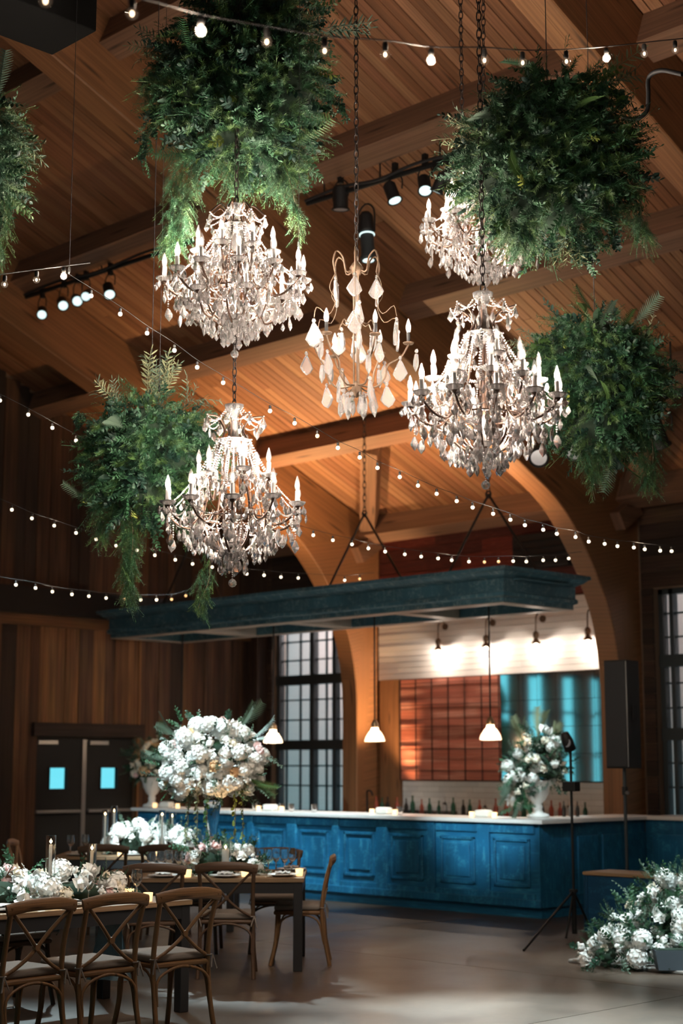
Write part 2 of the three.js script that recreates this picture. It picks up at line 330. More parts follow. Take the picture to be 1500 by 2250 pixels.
steelWindow('window_2', 'dark steel gridded window with turquoise panes to the right of the loudspeaker', -12.02, -8.6, 0.9, 4.05, [[-11.82, 0.06], [-11.42, 0.025], [-11.02, 0.025], [-10.3, 0.08], [-9.6, 0.025], [-9.1, 0.025]], 0, [1.4, 1.72, 2.1, 2.45, 2.78, 3.08, 3.4, 3.72], [2.1, 3.08]);
{ // the pale clapboard building that stands close outside
  const t = thing('clapboard_building', 'pale grey clapboard building seen through the steel windows', 'building', [0, 0, ZB - 1.5]);
  for (let y = 0; y < 5.6; y += 0.14) mesh('clapboard', span(-23, -5, y, y + 0.137, -0.5 + (y % 0.28 > 0.14 ? 0.004 : 0), -0.4), M.siding, t);
  mesh('building_core', span(-23, -5, 0, 5.5, -3, -0.5), M.siding, t);
  for (const [x, l, pw] of [[-19.2, 'near the gable', 15], [-17.9, 'beside the left arch', 15], [-11.5, 'right of the bar', 6], [-9.6, 'at the right end', 6]]) {
    const p = thing('porch_lamp', 'small outdoor wall lamp above the steel windows ' + l, 'lamp', [x, 4.62, ZB - 0.42], 0, 'porch lamps');
    mesh('bracket', box(0.06, 0.06, 0.16, 0, 0.06, 0.05), M.blackSteel, p); mesh('lamp_globe', new THREE.SphereGeometry(0.07, 14, 10), M.lampGlow, p);
    const pl = new THREE.PointLight(new THREE.Color().setRGB(1, 0.8, 0.74), pw); pl.castShadow = true; p.add(pl);
  }
}
// gable wall with the doors
{
  const w = struct('wall_left', null, null, ['gable wall of weathered brown vertical boards with a black steel band', 'wall']);
  const back = (z0, z1, y0, y1) => mesh('wall_backing', span(WX0 - 0.3, WX0, y0, y1, z0, z1), M.plainWall, w);
  const D0 = -15.42, D1 = -13.55, WZ = [[-11.55, -10.75], [-10.45, -9.65], [-9.3, -8.6], [-8.3, -7.7]];
  back(ZB - 0.3, D0, 0, 4); back(D0, D1, 2.12, 4); back(D1, WZ[0][0], 0, 4);
  let prev = null;
  for (const [a, b] of WZ) { if (prev !== null) back(prev, a, 0, 4); back(a, b, 0, 1.0); back(a, b, 3.55, 4); prev = b; }
  back(prev, ZF + 0.3, 0, 4); back(ZB - 0.3, ZF + 0.3, 4, 5.4);
  const s = new THREE.Shape(); s.moveTo(ZB - 0.3, 5.4); s.lineTo(ZR, roofY(ZR) + 0.1); s.lineTo(ZF + 0.3, 5.4); s.closePath();
  mesh('gable_backing', new THREE.ExtrudeGeometry(s, { depth: 0.3, bevelEnabled: false }).rotateY(-Math.PI / 2).translate(WX0, 0, 0), M.plainWall, w);
  const runs = (z0, z1, y0, y1, mats) => { for (let z = z0; z < z1 - 0.03;) { const wd = Math.min(rr(0.15, 0.27), z1 - z); const yt = y1 ?? roofY(z) + 0.02; mesh('board', grainUV(span(WX0, WX0 + 0.03 + rr(0, 0.02), y0, yt, z + 0.003, z + wd - 0.003), 'y', rnd(), rnd(), 0.4, 1.8), pick(mats), w); z += wd; } };
  const mixB = [M.barn[0], M.barn[0], M.barn[1], M.barn[2], M.barn[3], M.barn[4]];
  runs(ZB, D0, 0, 3.78, mixB); runs(D0, D1, 2.32, 3.78, [M.barn[0], M.barn[2], M.barn[2], M.barn[4]]); runs(D1, -11.6, 0, 3.78, [M.barn[1], M.barn[4], M.barn[3], M.barn[0]]);
  runs(ZB, -11.6, 4.33, null, [M.barn[0], M.barn[1], M.barn[3], M.barn[4], M.barn[1]]);
  mesh('ledger_board', grainUV(span(WX0, WX0 + 0.08, 3.76, 3.93, ZB, -11.6), 'z'), M.barn[0], w);
  mesh('steel_band', span(WX0, WX0 + 0.16, 3.93, 4.33, ZB, -11.6), M.blackSteel, w);
  mesh('door_header', span(WX0, WX0 + 0.1, 2.12, 2.32, D0 - 0.1, D1 + 0.1), M.darkBoard[2], w);
  mesh('corner_post', grainUV(span(WX0, WX0 + 0.25, 0, 5.4, ZB, ZB + 0.25), 'y'), M.darkBoard[0], w);
  WZ.forEach(([a, b], i) => {
    const g = struct('window_' + (i + 3), null, null, ['narrow turquoise daylight window of the gable wall, seen in the mirror', 'window']);
    g.position.set(WX0 - 0.12, 0, 0);
    mesh('pane', span(-0.004, 0.004, 1.0, 3.55, a, b), M.pane, g);
    for (const y of [1.02, 1.9, 2.75, 3.52]) mesh('glazing_bar', span(-0.03, 0.03, y - 0.025, y + 0.025, a, b), M.steelBlue, g);
  });
  // doors
  const doors = [[D0 - 0.01, -14.481], [-14.479, D1 + 0.01]];
  doors.forEach(([a, b], i) => {
    const d = struct('door_' + (i + 1), null, null, ['black steel door leaf with a small turquoise glazed light and a push bar', 'door']);
    d.position.set(WX0 - 0.1, 0, 0);
    const c = (a + b) / 2, l0 = c - 0.16, l1 = c + 0.15;
    for (const [z0, z1, y0, y1] of [[a, l0, 0, 2.13], [l1, b, 0, 2.13], [l0, l1, 0, 1.34], [l0, l1, 1.65, 2.13]]) mesh('door_panel', span(-0.03, 0.03, y0, y1, z0, z1), M.doorBlack, d);
    mesh('door_light', span(-0.004, 0.004, 1.34, 1.65, l0, l1), M.pane, d);
    for (const [z0, z1, y0, y1] of [[l0 - 0.02, l0, 1.32, 1.67], [l1, l1 + 0.02, 1.32, 1.67], [l0, l1, 1.32, 1.34], [l0, l1, 1.65, 1.67]]) mesh('light_frame', span(0.03, 0.045, y0, y1, z0, z1), M.blackSteel, d);
    mesh('push_bar', rbox(0.05, 0.05, (b - a) * 0.86, 0.012, 0.07, 1.0, c), M.greyMetal, d);
    mesh('door_closer', rbox(0.07, 0.07, 0.36, 0.01, 0.065, 2.03, i ? b - 0.24 : b - 0.24), M.greyMetal, d);
    mesh('meeting_strip', span(0.03, 0.05, 0.02, 2.08, i ? a : b - 0.035, i ? a + 0.035 : b), M.greyMetal, d);
  });
}
// trees in the garden beyond the gable windows
for (const [x, z, h, l] of [[-23.2, -11.2, 4.5, 'nearest the doors'], [-24.5, -9.9, 5.5, 'in the middle of the mirrored windows'], [-23.4, -8.2, 4.2, 'at the last mirrored window']]) {
  const t = thing('garden_tree', 'leafy garden tree outside the gable windows ' + l, 'tree', [x, 0, z]);
  mesh('trunk', tube([[0, 0, 0], [0.08, h * 0.3, 0.05], [-0.04, h * 0.6, 0]], 0.11, 8, 7), M.stem, t);
  for (let k = 0; k < 7; k++) { const g = new THREE.IcosahedronGeometry(rr(0.35, 0.7), 2), p = g.attributes.position; for (let i = 0; i < p.count; i++) { const s = 1 + 0.25 * Math.sin(p.getX(i) * 17 + k) * Math.cos(p.getY(i) * 19) * Math.sin(p.getZ(i) * 15 + 1); p.setXYZ(i, p.getX(i) * s, p.getY(i) * s, p.getZ(i) * s); } g.computeVertexNormals(); mesh('crown', g.translate(rr(-0.6, 0.6), h * 0.6 + rr(-0.6, 0.7), rr(-0.6, 0.6)), M.leaf[3], t); }
}
struct('ground_outside', span(-60, WX0 - 0.31, -0.2, -0.05, -60, 40), M.moss, ['grass outside the gable wall', 'ground']);
// the two walls out of view that close the hall
{
  const w = struct('wall_front', null, null, ['plain boarded wall behind the camera with tall daylight windows', 'wall']);
  const openings = [[-16, -13.4], [-11, -8.4], [-6, -3.4], [-1, 1.6]];
  let prev = WX0 - 0.3;
  for (const [a, b] of openings) { mesh('wall_panel', span(prev, a, 0, 5.6, ZF, ZF + 0.3), M.plainWall, w); mesh('wall_panel', span(a, b, 0, 1, ZF, ZF + 0.3), M.plainWall, w); mesh('wall_panel', span(a, b, 3.9, 5.6, ZF, ZF + 0.3), M.plainWall, w); prev = b; }
  mesh('wall_panel', span(prev, WX1 + 0.3, 0, 5.6, ZF, ZF + 0.3), M.plainWall, w);
  openings.forEach(([a, b], i) => { const g = struct('window_' + (i + 7), null, null, ['tall steel daylight window behind the camera', 'window']); mesh('pane', span(a, b, 1, 3.9, ZF + 0.14, ZF + 0.15), M.pane, g); for (let k = 1; k < 6; k++) mesh('glazing_bar', span(a + (b - a) * k / 6 - 0.02, a + (b - a) * k / 6 + 0.02, 1, 3.9, ZF + 0.11, ZF + 0.18), M.steelBlue, g); });
  const r = struct('wall_right', null, null, ['plain boarded gable wall behind the camera', 'wall']);
  mesh('wall_panel', span(WX1, WX1 + 0.3, 0, 5.5, ZB - 0.3, ZF + 0.3), M.plainWall, r);
  const s = new THREE.Shape(); s.moveTo(ZB - 0.3, 5.4); s.lineTo(ZR, roofY(ZR) + 0.1); s.lineTo(ZF + 0.3, 5.4); s.closePath();
  mesh('gable_panel', new THREE.ExtrudeGeometry(s, { depth: 0.3, bevelEnabled: false }).rotateY(-Math.PI / 2).translate(WX1 + 0.3, 0, 0), M.plainWall, r);
}
{ // dark duct hanging at the top of the hall
  const a = onY(115, 122, 6.5), b = onY(222, 73, 6.5);
  const t = thing('air_handler', 'large matte black box hanging from the roof beside a purlin', 'box', [a.x, 6.5, a.z]);
  mesh('casing', rbox(b.x - a.x, 0.75, 1.6, 0.01, (b.x - a.x) / 2, 0.375, 0.8), M.dullBlack, t);
  mesh('mounting_frame', merge([box(0.03, 3.5, 0.03, 0.06, 2.4, 0.1), box(0.03, 3.5, 0.03, b.x - a.x - 0.06, 2.4, 0.1)]), M.blackSteel, t);
}
{ // black vent box on the red wall
  const t = thing('wall_vent_box', 'flat black box mounted on the red boards above the bar canopy', 'vent', [-13.75, 4.73, ZB + 0.03]);
  mesh('casing', rbox(1.0, 0.5, 0.22, 0.015, 0, 0, 0.11), M.blackPlastic, t);
  for (let k = 0; k < 4; k++) mesh('louvre', box(0.9, 0.02, 0.02, 0, -0.16 + k * 0.1, 0.23), M.blackSteel, t);
}

// ---------------------------------------------------------------- the bar
function point(parent, x, y, z, color, intensity, radius = 1, shadow = true) {
  const l = new THREE.PointLight(color, intensity); l.position.set(x, y, z); l.castShadow = shadow; l.shadow.radius = radius; parent.add(l); return l;
}
const BX0 = -18.43, BX1 = -11.15, BZ = -14.3, BH = 1.04;
{
  const bar = thing('bar_counter', 'long bar front of worn blue painted panels under a white counter', 'bar', [0, 0, 0]);
  mesh('bar_body', span(BX0, BX1, 0.12, BH, BZ - 0.62, BZ), M.bluePaint, bar);
  mesh('plinth', span(BX0 + 0.02, BX1 - 0.02, 0, 0.12, BZ - 0.6, BZ - 0.03), M.bluePaint, bar);
  const uvp = (g, f = 0.7) => grainUV(g, 'x', rnd(), rnd(), f, f);
  const n = 9, w = (BX1 - BX0) / n;
  for (let i = 0; i < n; i++) {
    const x0 = BX0 + i * w, x1 = x0 + w;
    const post = i % 2 === 1 ? 0.06 : 0.09;
    mesh('stile', uvp(rbox(post * 2, BH - 0.12, 0.035, 0.006, x0 + (i ? 0 : post), 0.12 + (BH - 0.12) / 2, BZ + 0.017)), M.bluePaint, bar);
    mesh('top_rail', uvp(rbox(w - 0.14, 0.1, 0.03, 0.006, (x0 + x1) / 2, BH - 0.06, BZ + 0.015)), M.bluePaint, bar);
    mesh('bottom_rail', uvp(rbox(w - 0.14, 0.13, 0.03, 0.006, (x0 + x1) / 2, 0.2, BZ + 0.015)), M.bluePaint, bar);
    const px0 = x0 + 0.14, px1 = x1 - 0.14, py0 = 0.33, py1 = BH - 0.17;
    for (const [a, b, c, d] of [[px0, px0 + 0.035, py0, py1], [px1 - 0.035, px1, py0, py1], [px0, px1, py0, py0 + 0.035], [px0, px1, py1 - 0.035, py1]]) mesh('panel_moulding', uvp(rbox(b - a, d - c, 0.026, 0.008, (a + b) / 2, (c + d) / 2, BZ + 0.012)), M.bluePaint, bar);
    mesh('raised_panel', uvp(rbox(px1 - px0 - 0.16, py1 - py0 - 0.16, 0.02, 0.008, (px0 + px1) / 2, (py0 + py1) / 2, BZ + 0.008)), M.bluePaint, bar);
  }
  mesh('base_moulding', uvp(rbox(BX1 - BX0 + 0.04, 0.09, 0.05, 0.012, (BX0 + BX1) / 2, 0.16, BZ + 0.02)), M.bluePaint, bar);
  const ret = thing('bar_return', 'dark navy end of the bar with a plain panelled side', 'bar', [0, 0, 0]);
  mesh('end_body', span(BX1 - 0.6, BX1 + 0.004, 0.12, BH, -16.35, BZ - 0.62), M.bluePaint, ret);
  mesh('plinth', span(BX1 - 0.58, BX1 - 0.03, 0, 0.12, -16.33, BZ - 0.64), M.bluePaint, ret);
  for (let i = 0; i < 3; i++) mesh('side_panel', rbox(0.02, 0.66, 0.4, 0.006, BX1 + 0.012, 0.56, BZ - 0.88 - i * 0.48), M.bluePaint, ret);
  mesh('end_panel', span(BX1 - 0.001, BX1 + 0.012, 0.12, BH, BZ - 0.62, BZ + 0.03), M.bluePaint, bar);
  const wing = thing('bar_wing', 'teal blue panelled counter running behind the flower planters', 'bar', [0, 0, 0]);
  mesh('wing_body', span(BX1 + 0.01, -7.9, 0.12, BH, -16.95, -16.35), M.bluePaint, wing);
  mesh('plinth', span(BX1 + 0.02, -7.95, 0, 0.12, -16.93, -16.38), M.bluePaint, wing);
  for (let i = 0; i < 4; i++) mesh('raised_panel', uvp(rbox(0.6, 0.62, 0.025, 0.008, BX1 + 0.42 + i * 0.8, 0.56, -16.34)), M.bluePaint, wing);
  const top = thing('stone_counter', 'thin white stone counter along the top of the blue bar', 'countertop', [0, BH, 0]);
  mesh('slab_front', rbox(BX1 - BX0 + 0.2, 0.045, 0.78, 0.008, (BX0 + BX1) / 2, 0.0235, BZ - 0.3), M.stone, top);
  mesh('slab_side', rbox(0.72, 0.045, 1.62, 0.008, BX1 - 0.29, 0.0235, BZ - 1.5), M.stone, top);
  mesh('slab_wing', rbox(3.3, 0.045, 0.72, 0.008, BX1 + 1.66, 0.0235, -16.66), M.stone, top);
  const back = thing('back_counter', 'low dark service counter standing against the wall behind the bar', 'counter', [0, 0, 0]);
  mesh('cabinet_body', span(-17.0, -12.7, 0, 0.9, -17.86, -17.32), M.darkBoard[2], back);
  mesh('worktop', rbox(4.36, 0.04, 0.58, 0.006, -14.85, 0.921, -17.58), M.blackSteel, back);
}
// canopy over the bar, hung on chains
const CX0 = -19.3, CX1 = -11.45, CZ0 = -15.75, CZ1 = -14.12, CY = 3.58;
{
  const t = thing('bar_canopy', 'dark slate blue moulded canopy frame hanging over the bar', 'canopy', [0, CY, 0]);
  const prof = [[-0.14, 0.0], [-0.14, 0.05], [-0.1, 0.07], [-0.1, 0.11], [-0.12, 0.13], [-0.12, 0.27], [-0.09, 0.29], [-0.05, 0.31], [-0.01, 0.35], [0.02, 0.36], [0.02, 0.4]];
  const corners = [[CX0, CZ1, -1, 1], [CX1, CZ1, 1, 1], [CX1, CZ0, 1, -1], [CX0, CZ0, -1, -1]];
  ['front_moulding', 'side_moulding', 'rear_moulding', 'side_moulding'].forEach((nm, k) => {
    const A = corners[k], B = corners[(k + 1) % 4], pos = [], uv = [];
    const P = (c, [o, y]) => [c[0] + c[2] * o, y, c[1] + c[3] * o];
    const loop = [...prof, [-0.3, 0.4], [-0.3, 0.0]];
    for (let i = 0; i < loop.length; i++) {
      const p = loop[i], q = loop[(i + 1) % loop.length], v = [P(A, p), P(B, p), P(B, q), P(A, q)];
      for (const j of [0, 1, 2, 0, 2, 3]) { pos.push(...v[j]); uv.push((v[j][0] + v[j][2]) * 0.6, v[j][1] * 0.6 + i * 0.13); }
    }
    const g = new THREE.BufferGeometry(); g.setAttribute('position', new THREE.Float32BufferAttribute(pos, 3)); g.setAttribute('uv', new THREE.Float32BufferAttribute(uv, 2)); g.computeVertexNormals();
    mesh(nm, g, M.canopyPaint, t);
  });
  mesh('lower_rim', span(CX0 + 0.14, CX1 - 0.14, -0.012, 0, CZ1 - 0.36, CZ1 - 0.14), M.canopyWarm, t);
  mesh('lower_rim', span(CX0 + 0.14, CX1 - 0.14, -0.012, 0, CZ0 + 0.14, CZ0 + 0.3), M.canopyWarm, t);
  mesh('lower_rim', span(CX1 - 0.34, CX1 - 0.14, -0.012, 0, CZ0 + 0.3, CZ1 - 0.36), M.canopyWarm, t);
  mesh('lower_rim', span(CX0 + 0.14, CX0 + 0.34, -0.012, 0, CZ0 + 0.3, CZ1 - 0.36), M.canopyWarm, t);
  for (let k = 1; k < 4; k++) { const x = CX0 + (CX1 - CX0) * k / 4; mesh('cross_rail', span(x - 0.12, x + 0.12, -0.012, 0.12, CZ0 + 0.3, CZ1 - 0.36), M.canopyWarm, t); }
  for (let k = 0; k < 4; k++) { const x = CX0 + (CX1 - CX0) * k / 4; mesh('soffit_panel', span(x + 0.02, x + (CX1 - CX0) / 4 - 0.02, 0.26, 0.28, CZ0 + 0.3, CZ1 - 0.3), M.canopyPaint, t); }
}
// chains built link by link
const linkGeo = (() => { const g = new THREE.TorusGeometry(1, 0.26, 5, 10); return g; })();
function chain(name, label, top, bottom, pitch, group, mat = M.chain) {
  const t = thing(name, label, 'chain', bottom, 0, group), len = top.distanceTo(bottom), n = Math.min(290, Math.max(2, Math.round(len / pitch)));
  const dir = top.clone().sub(bottom).normalize(), q = new THREE.Quaternion().setFromUnitVectors(V(0, 1, 0), dir), step = len / n;
  for (let i = 0; i < n; i++) {
    const m = mesh('chain_link', linkGeo, mat, t); m.scale.set(step * 0.27, step * 0.6, step * 0.27);
    m.position.copy(dir).multiplyScalar((i + 0.5) * step); m.quaternion.copy(q).multiply(new THREE.Quaternion().setFromAxisAngle(V(0, 1, 0), i % 2 ? Math.PI / 2 + 0.3 : 0.3));
  }
  return t;
}
{
  const hang = [[-18.1, 'over the dark board wall'], [-14.5, 'in front of the roof brace'], [-12.35, 'beside the right arch']];
  for (const [x, where] of hang) {
    const zc = (CZ0 + CZ1) / 2, ring = V(x, 5.02, zc), top = V(x, roofY(zc) - 0.02, zc);
    chain('canopy_chain', 'heavy black chain holding the bar canopy ' + where, top, ring, 0.085, 'canopy chains');
    const s = thing('canopy_sling', 'black rope sling spreading from chain to canopy ' + where, 'rope', ring, 0, 'canopy slings');
    for (const dx of [-0.75, 0.75]) mesh('sling_rope', rod(V(0, 0, 0), V(dx, CY + 0.4 - 5.02, 0), 0.016, 6), M.chain, s);
    mesh('sling_ring', new THREE.TorusGeometry(0.04, 0.012, 6, 12), M.chain, s);
  }
}
{ // four glass pendants
  const shade = lathe([[0.032, 0.2], [0.045, 0.195], [0.05, 0.15], [0.085, 0.12], [0.12, 0.06], [0.135, 0.02], [0.136, 0], [0.13, 0], [0.128, 0.02], [0.113, 0.058], [0.078, 0.115], [0.045, 0.145]], 24);
  const holder = lathe([[0.001, 0.29], [0.02, 0.285], [0.028, 0.26], [0.05, 0.235], [0.052, 0.185], [0.046, 0.18], [0.001, 0.2]], 18);
  const bulb = new THREE.SphereGeometry(0.045, 12, 8).scale(1, 1.2, 1);
  const where = ['half hidden by tall white flowers', 'beside the gridded steel window', 'in front of the orange arch', 'in front of the mirror'];
  [-18.49, -16.46, -14.48, -12.51].forEach((x, k) => {
    const t = thing('pendant_lamp', 'lit glass bell pendant over the bar ' + where[k], 'lamp', [x, 2.0, -15.1], 0, 'bar pendants');
    mesh('glass_shade', shade, M.opal, t); mesh('lamp_holder', holder, M.brass, t); mesh('bulb', bulb.clone().translate(0, 0.1, 0), M.lampGlow, t);
    mesh('stem_rod', rod(V(0, 0.28, 0), V(0, CY + 0.26 - 2.0, 0), 0.011, 8), M.blackSteel, t);
    point(t, 0, 0.1, 0, WARM, 5, 2);
  });
}
{ // gooseneck sconces on the white cladding
  const cone = lathe([[0.02, 0.1], [0.035, 0.095], [0.05, 0.05], [0.11, 0.0], [0.105, 0.0], [0.045, 0.05], [0.02, 0.08]], 20), cap = new THREE.SphereGeometry(0.05, 12, 8).scale(0.9, 1.2, 0.9);
  const where = ['nearest the orange arch', 'above the painted red panel', 'second from the right arch', 'beside the right arch'];
  [-15.7, -14.77, -13.85, -12.95].forEach((x, k) => {
    const t = thing('wall_sconce', 'small gooseneck wall lamp glowing on white cladding ' + where[k], 'lamp', [x, 3.42, ZB + 0.075], 0, 'sconces above the bar');
    mesh('arm', tube([[0, 0.34, 0], [0, 0.42, 0.06], [0, 0.38, 0.15], [0, 0.22, 0.17], [0, 0.12, 0.17]], 0.01, 16, 6), M.gilt, t);
    mesh('wall_plate', new THREE.CylinderGeometry(0.05, 0.05, 0.02, 16).rotateX(Math.PI / 2).translate(0, 0.34, 0.01), M.gilt, t);
    mesh('shade', cone.clone().scale(0.7, 0.9, 0.7).translate(0, -0.02, 0.17), M.gilt, t); mesh('shade_cap', cap.clone().translate(0, 0.1, 0.17), M.gilt, t);
    mesh('bulb', new THREE.SphereGeometry(0.035, 12, 8).translate(0, -0.05, 0.17), M.lampGlow, t);
    point(t, 0, -0.05, 0.17, CANDLE, 1.7, 1.5);
  });
}

// ---------------------------------------------------------------- chandeliers
const G = {
  flameBulb: lathe([[0.009, 0], [0.013, 0.008], [0.0175, 0.026], [0.016, 0.045], [0.009, 0.07], [0.003, 0.086], [0, 0.09]], 10),
  core: lathe([[0.002, 0.012], [0.008, 0.018], [0.0095, 0.034], [0.006, 0.052], [0, 0.062]], 8),
  bead: new THREE.IcosahedronGeometry(1, 0),
  pear: (() => { const g = lathe([[0, 0], [0.16, -0.08], [0.26, -0.3], [0.5, -0.62], [0.3, -0.82], [0, -1]], 6).toNonIndexed(); g.scale(1, 1, 0.5); g.computeVertexNormals(); return g; })(),
  kite: (() => { const g = lathe([[0, 0], [0.2, -0.1], [0.5, -0.5], [0.44, -0.68], [0, -1]], 5).toNonIndexed(); g.scale(1, 1, 0.45); g.computeVertexNormals(); return g; })(),
  spear: (() => { const g = lathe([[0, 0], [0.1, -0.06], [0.16, -0.42], [0.15, -0.72], [0, -1]], 5).toNonIndexed(); g.computeVertexNormals(); return g; })(),
  bobeche: lathe([[0.008, 0], [0.03, 0.002], [0.048, 0.016], [0.052, 0.026], [0.047, 0.025], [0.03, 0.009], [0.008, 0.007]], 14),
  sleeve: lathe([[0.0135, 0], [0.0135, 0.083], [0.011, 0.086], [0.001, 0.086]], 10),
  cup: lathe([[0.004, -0.02], [0.014, -0.012], [0.02, 0], [0.008, 0.004]], 8),
  rosette: (() => { const g = new THREE.IcosahedronGeometry(1, 0); g.scale(1, 1, 0.55); return g; })(),
};
function strand(parent, a, b, sag, size = 0.0062) {   // a string of beads hanging between two points
  const L = a.distanceTo(b) + sag * 1.2, n = Math.max(3, Math.round(L / (size * 2.5))), list = [];
  for (let i = 0; i <= n; i++) { const u = i / n, p = a.clone().lerp(b, u); p.y -= sag * 4 * u * (1 - u); const s = size * (i % 4 === 0 ? 1.15 : 0.9); list.push(G.bead.clone().scale(s, s, s).translate(p.x, p.y, p.z)); }
  mesh('bead_strand', merge(list), M.bead, parent);
}
function drop(parent, p, len, kind = 'pear') {
  const m = mesh('crystal_drop', G[kind], M.crystal, parent); m.position.set(p.x, p.y - 0.012, p.z); m.scale.set(len * 0.62, len, len * 0.7); m.rotation.set(rr(-0.12, 0.12), rr(0, 6.28), rr(-0.12, 0.12));
  return m;
}
function crystalChandelier(o) {
  seed = o.seed;
  const t = thing('crystal_chandelier', o.label, 'chandelier', o.pos), pol = (r, a, y) => V(Math.cos(a) * r, y, Math.sin(a) * r);
  let lit = 0, candles = 0;
  const total = o.tiers.reduce((s, q) => s + q.n, 1), every = total / o.lights;
  const candle = (par, p) => {
    const b = mesh('bobeche', G.bobeche, M.crystal, par); b.position.copy(p);
    const c = mesh('cup', G.cup, M.bronze, par); c.position.copy(p);
    const s = mesh('candle_sleeve', G.sleeve, M.sleeve, par); s.position.set(p.x, p.y + 0.01, p.z); s.rotation.set(rr(-0.04, 0.04), 0, rr(-0.04, 0.04));
    const f = mesh('candle_bulb', G.flameBulb, M.candleBulb, par); f.scale.set(0.95, 1, 0.95); f.position.set(p.x, p.y + 0.096, p.z); mesh('filament_glow', G.core, M.candleCore, par).position.set(p.x, p.y + 0.096, p.z);
    if (candles++ >= lit * every) { lit++; point(t, p.x, p.y + 0.13, p.z, CANDLE, o.power / o.lights, 0.8); }
  };
  // centre post and cage of ribs
  mesh('post', merge([rod(V(0, -0.26, 0), V(0, o.top - 0.12, 0), 0.012, 8)]), M.bronze, t);
  mesh('glass_stem', lathe([[0.012, 0.3], [0.035, 0.33], [0.045, 0.37], [0.03, 0.41], [0.042, 0.45], [0.026, 0.48], [0.02, 0.52], [0.055, 0.58], [0.06, 0.6], [0.045, 0.6], [0.012, 0.55]], 16).translate(0, o.top - 0.62, 0), M.crystal, t);
  const nr = 8;
  for (let k = 0; k < nr; k++) {
    const a = k / nr * Math.PI * 2 + 0.2, w = o.waist;
    mesh('cage_rib', tube([pol(0.07, a, -0.27), pol(0.17, a, -0.2), pol(0.2, a, -0.06), pol(0.13, a, w * 0.55), pol(0.085, a, w)], 0.0075, 18, 6), M.bronze, t);
    mesh('crown_rib', tube([pol(0.085, a, w), pol(0.06, a, w + 0.06), pol(0.1, a, w + 0.13), pol(0.185, a, o.top - 0.1)], 0.006, 12, 5), M.bronze, t);
    drop(t, pol(0.185, a, o.top - 0.1), 0.07); drop(t, pol(0.15, a + 0.3, o.top - 0.16), 0.062, 'kite');
    strand(t, pol(0.185, a, o.top - 0.1), pol(0.185, a + Math.PI * 2 / nr, o.top - 0.1), 0.045);
    strand(t, pol(0.16, a, o.top - 0.14), pol(0.05, a, o.top - 0.04), 0.02);
    strand(t, pol(0.11, a, w), pol(0.11, a + Math.PI * 2 / nr, w), 0.035);
    drop(t, pol(0.11, a + 0.2, w - 0.02), 0.075); drop(t, pol(0.14, a, w - 0.06), 0.06, 'kite');
    strand(t, pol(0.1, a, w), pol(0.19, a, 0.02), 0.02);
    drop(t, pol(0.12, a + 0.35, w * 0.62), 0.07, k % 2 ? 'pear' : 'kite'); drop(t, pol(0.16, a + 0.1, w * 0.34), 0.07);
    strand(t, pol(0.2, a, -0.04), pol(0.2, a + Math.PI * 2 / nr, -0.04), 0.06);
    drop(t, pol(0.21, a, -0.08), 0.08, 'pear'); drop(t, pol(0.19, a + 0.4, -0.14), 0.075, 'kite');
    strand(t, pol(0.2, a, -0.06), pol(0.075, a, -0.26), 0.03);
    drop(t, pol(0.15, a + 0.2, -0.22), 0.08, 'pear'); 
    drop(t, pol(0.08, a, -0.31), k % 2 ? 0.085 : 0.07, k % 2 ? 'pear' : 'kite');
    strand(t, pol(0.075, a, -0.27), pol(0.078, a + 0.02, -0.315), 0, 0.005);
  }
  mesh('waist_ring', new THREE.TorusGeometry(0.088, 0.007, 6, 24).rotateX(Math.PI / 2).translate(0, o.waist, 0), M.bronze, t);
  mesh('belly_ring', new THREE.TorusGeometry(0.2, 0.006, 6, 28).rotateX(Math.PI / 2).translate(0, -0.06, 0), M.bronze, t);
  mesh('waist_dish', lathe([[0.03, -0.02], [0.075, -0.005], [0.1, 0.022], [0.105, 0.02], [0.08, -0.012], [0.03, -0.03]], 18).translate(0, o.waist - 0.02, 0), M.crystal, t);
  mesh('bottom_dish', lathe([[0.001, -0.05], [0.04, -0.042], [0.075, -0.01], [0.088, 0.014], [0.08, 0.014], [0.066, -0.008], [0.001, -0.03]], 20).translate(0, -0.27, 0), M.crystal, t);
  mesh('finial_ball', new THREE.IcosahedronGeometry(0.026, 1).translate(0, -0.45, 0), M.crystal, t);
  strand(t, V(0, -0.32, 0), V(0, -0.425, 0), 0, 0.005);
  candle(t, V(0.02, -0.24, 0.03));
  // the loose fringe of small crystals that fills the basket
  const fringe = [], prof = [[0.2, 0.24], [0.1, 0.34], [0.0, 0.42], [-0.08, 0.42], [-0.16, 0.36], [-0.24, 0.26], [-0.32, 0.12]];
  for (let i = 0; i < o.fringe; i++) {
    const u = rnd() * (prof.length - 1), k = Math.floor(u), f = u - k, y = prof[k][0] + (prof[k + 1][0] - prof[k][0]) * f, r = (prof[k][1] + (prof[k + 1][1] - prof[k][1]) * f) * Math.sqrt(rr(0.3, 1)) * o.tiers[0].R / 0.43, s = rr(0.036, 0.066), T = o.tiers[0], q = Math.floor(rnd() * T.n) / T.n * 6.283 + (T.off || 0) + rr(-1, 1) * rr(0, 0.22), p = pol(r, r > 0.24 && rnd() < 0.75 ? q : rr(0, 6.283), y - (r > 0.3 ? rr(0, 0.05) : 0));
    fringe.push((rnd() < 0.5 ? G.pear : G.kite).clone().scale(s * 0.62, s, s * 0.7).rotateY(rr(0, 6.28)).rotateZ(rr(-0.15, 0.15)).translate(p.x, p.y, p.z));
  }
  mesh('crystal_fringe', merge(fringe), M.crystal, t).userData.kind = 'stuff';
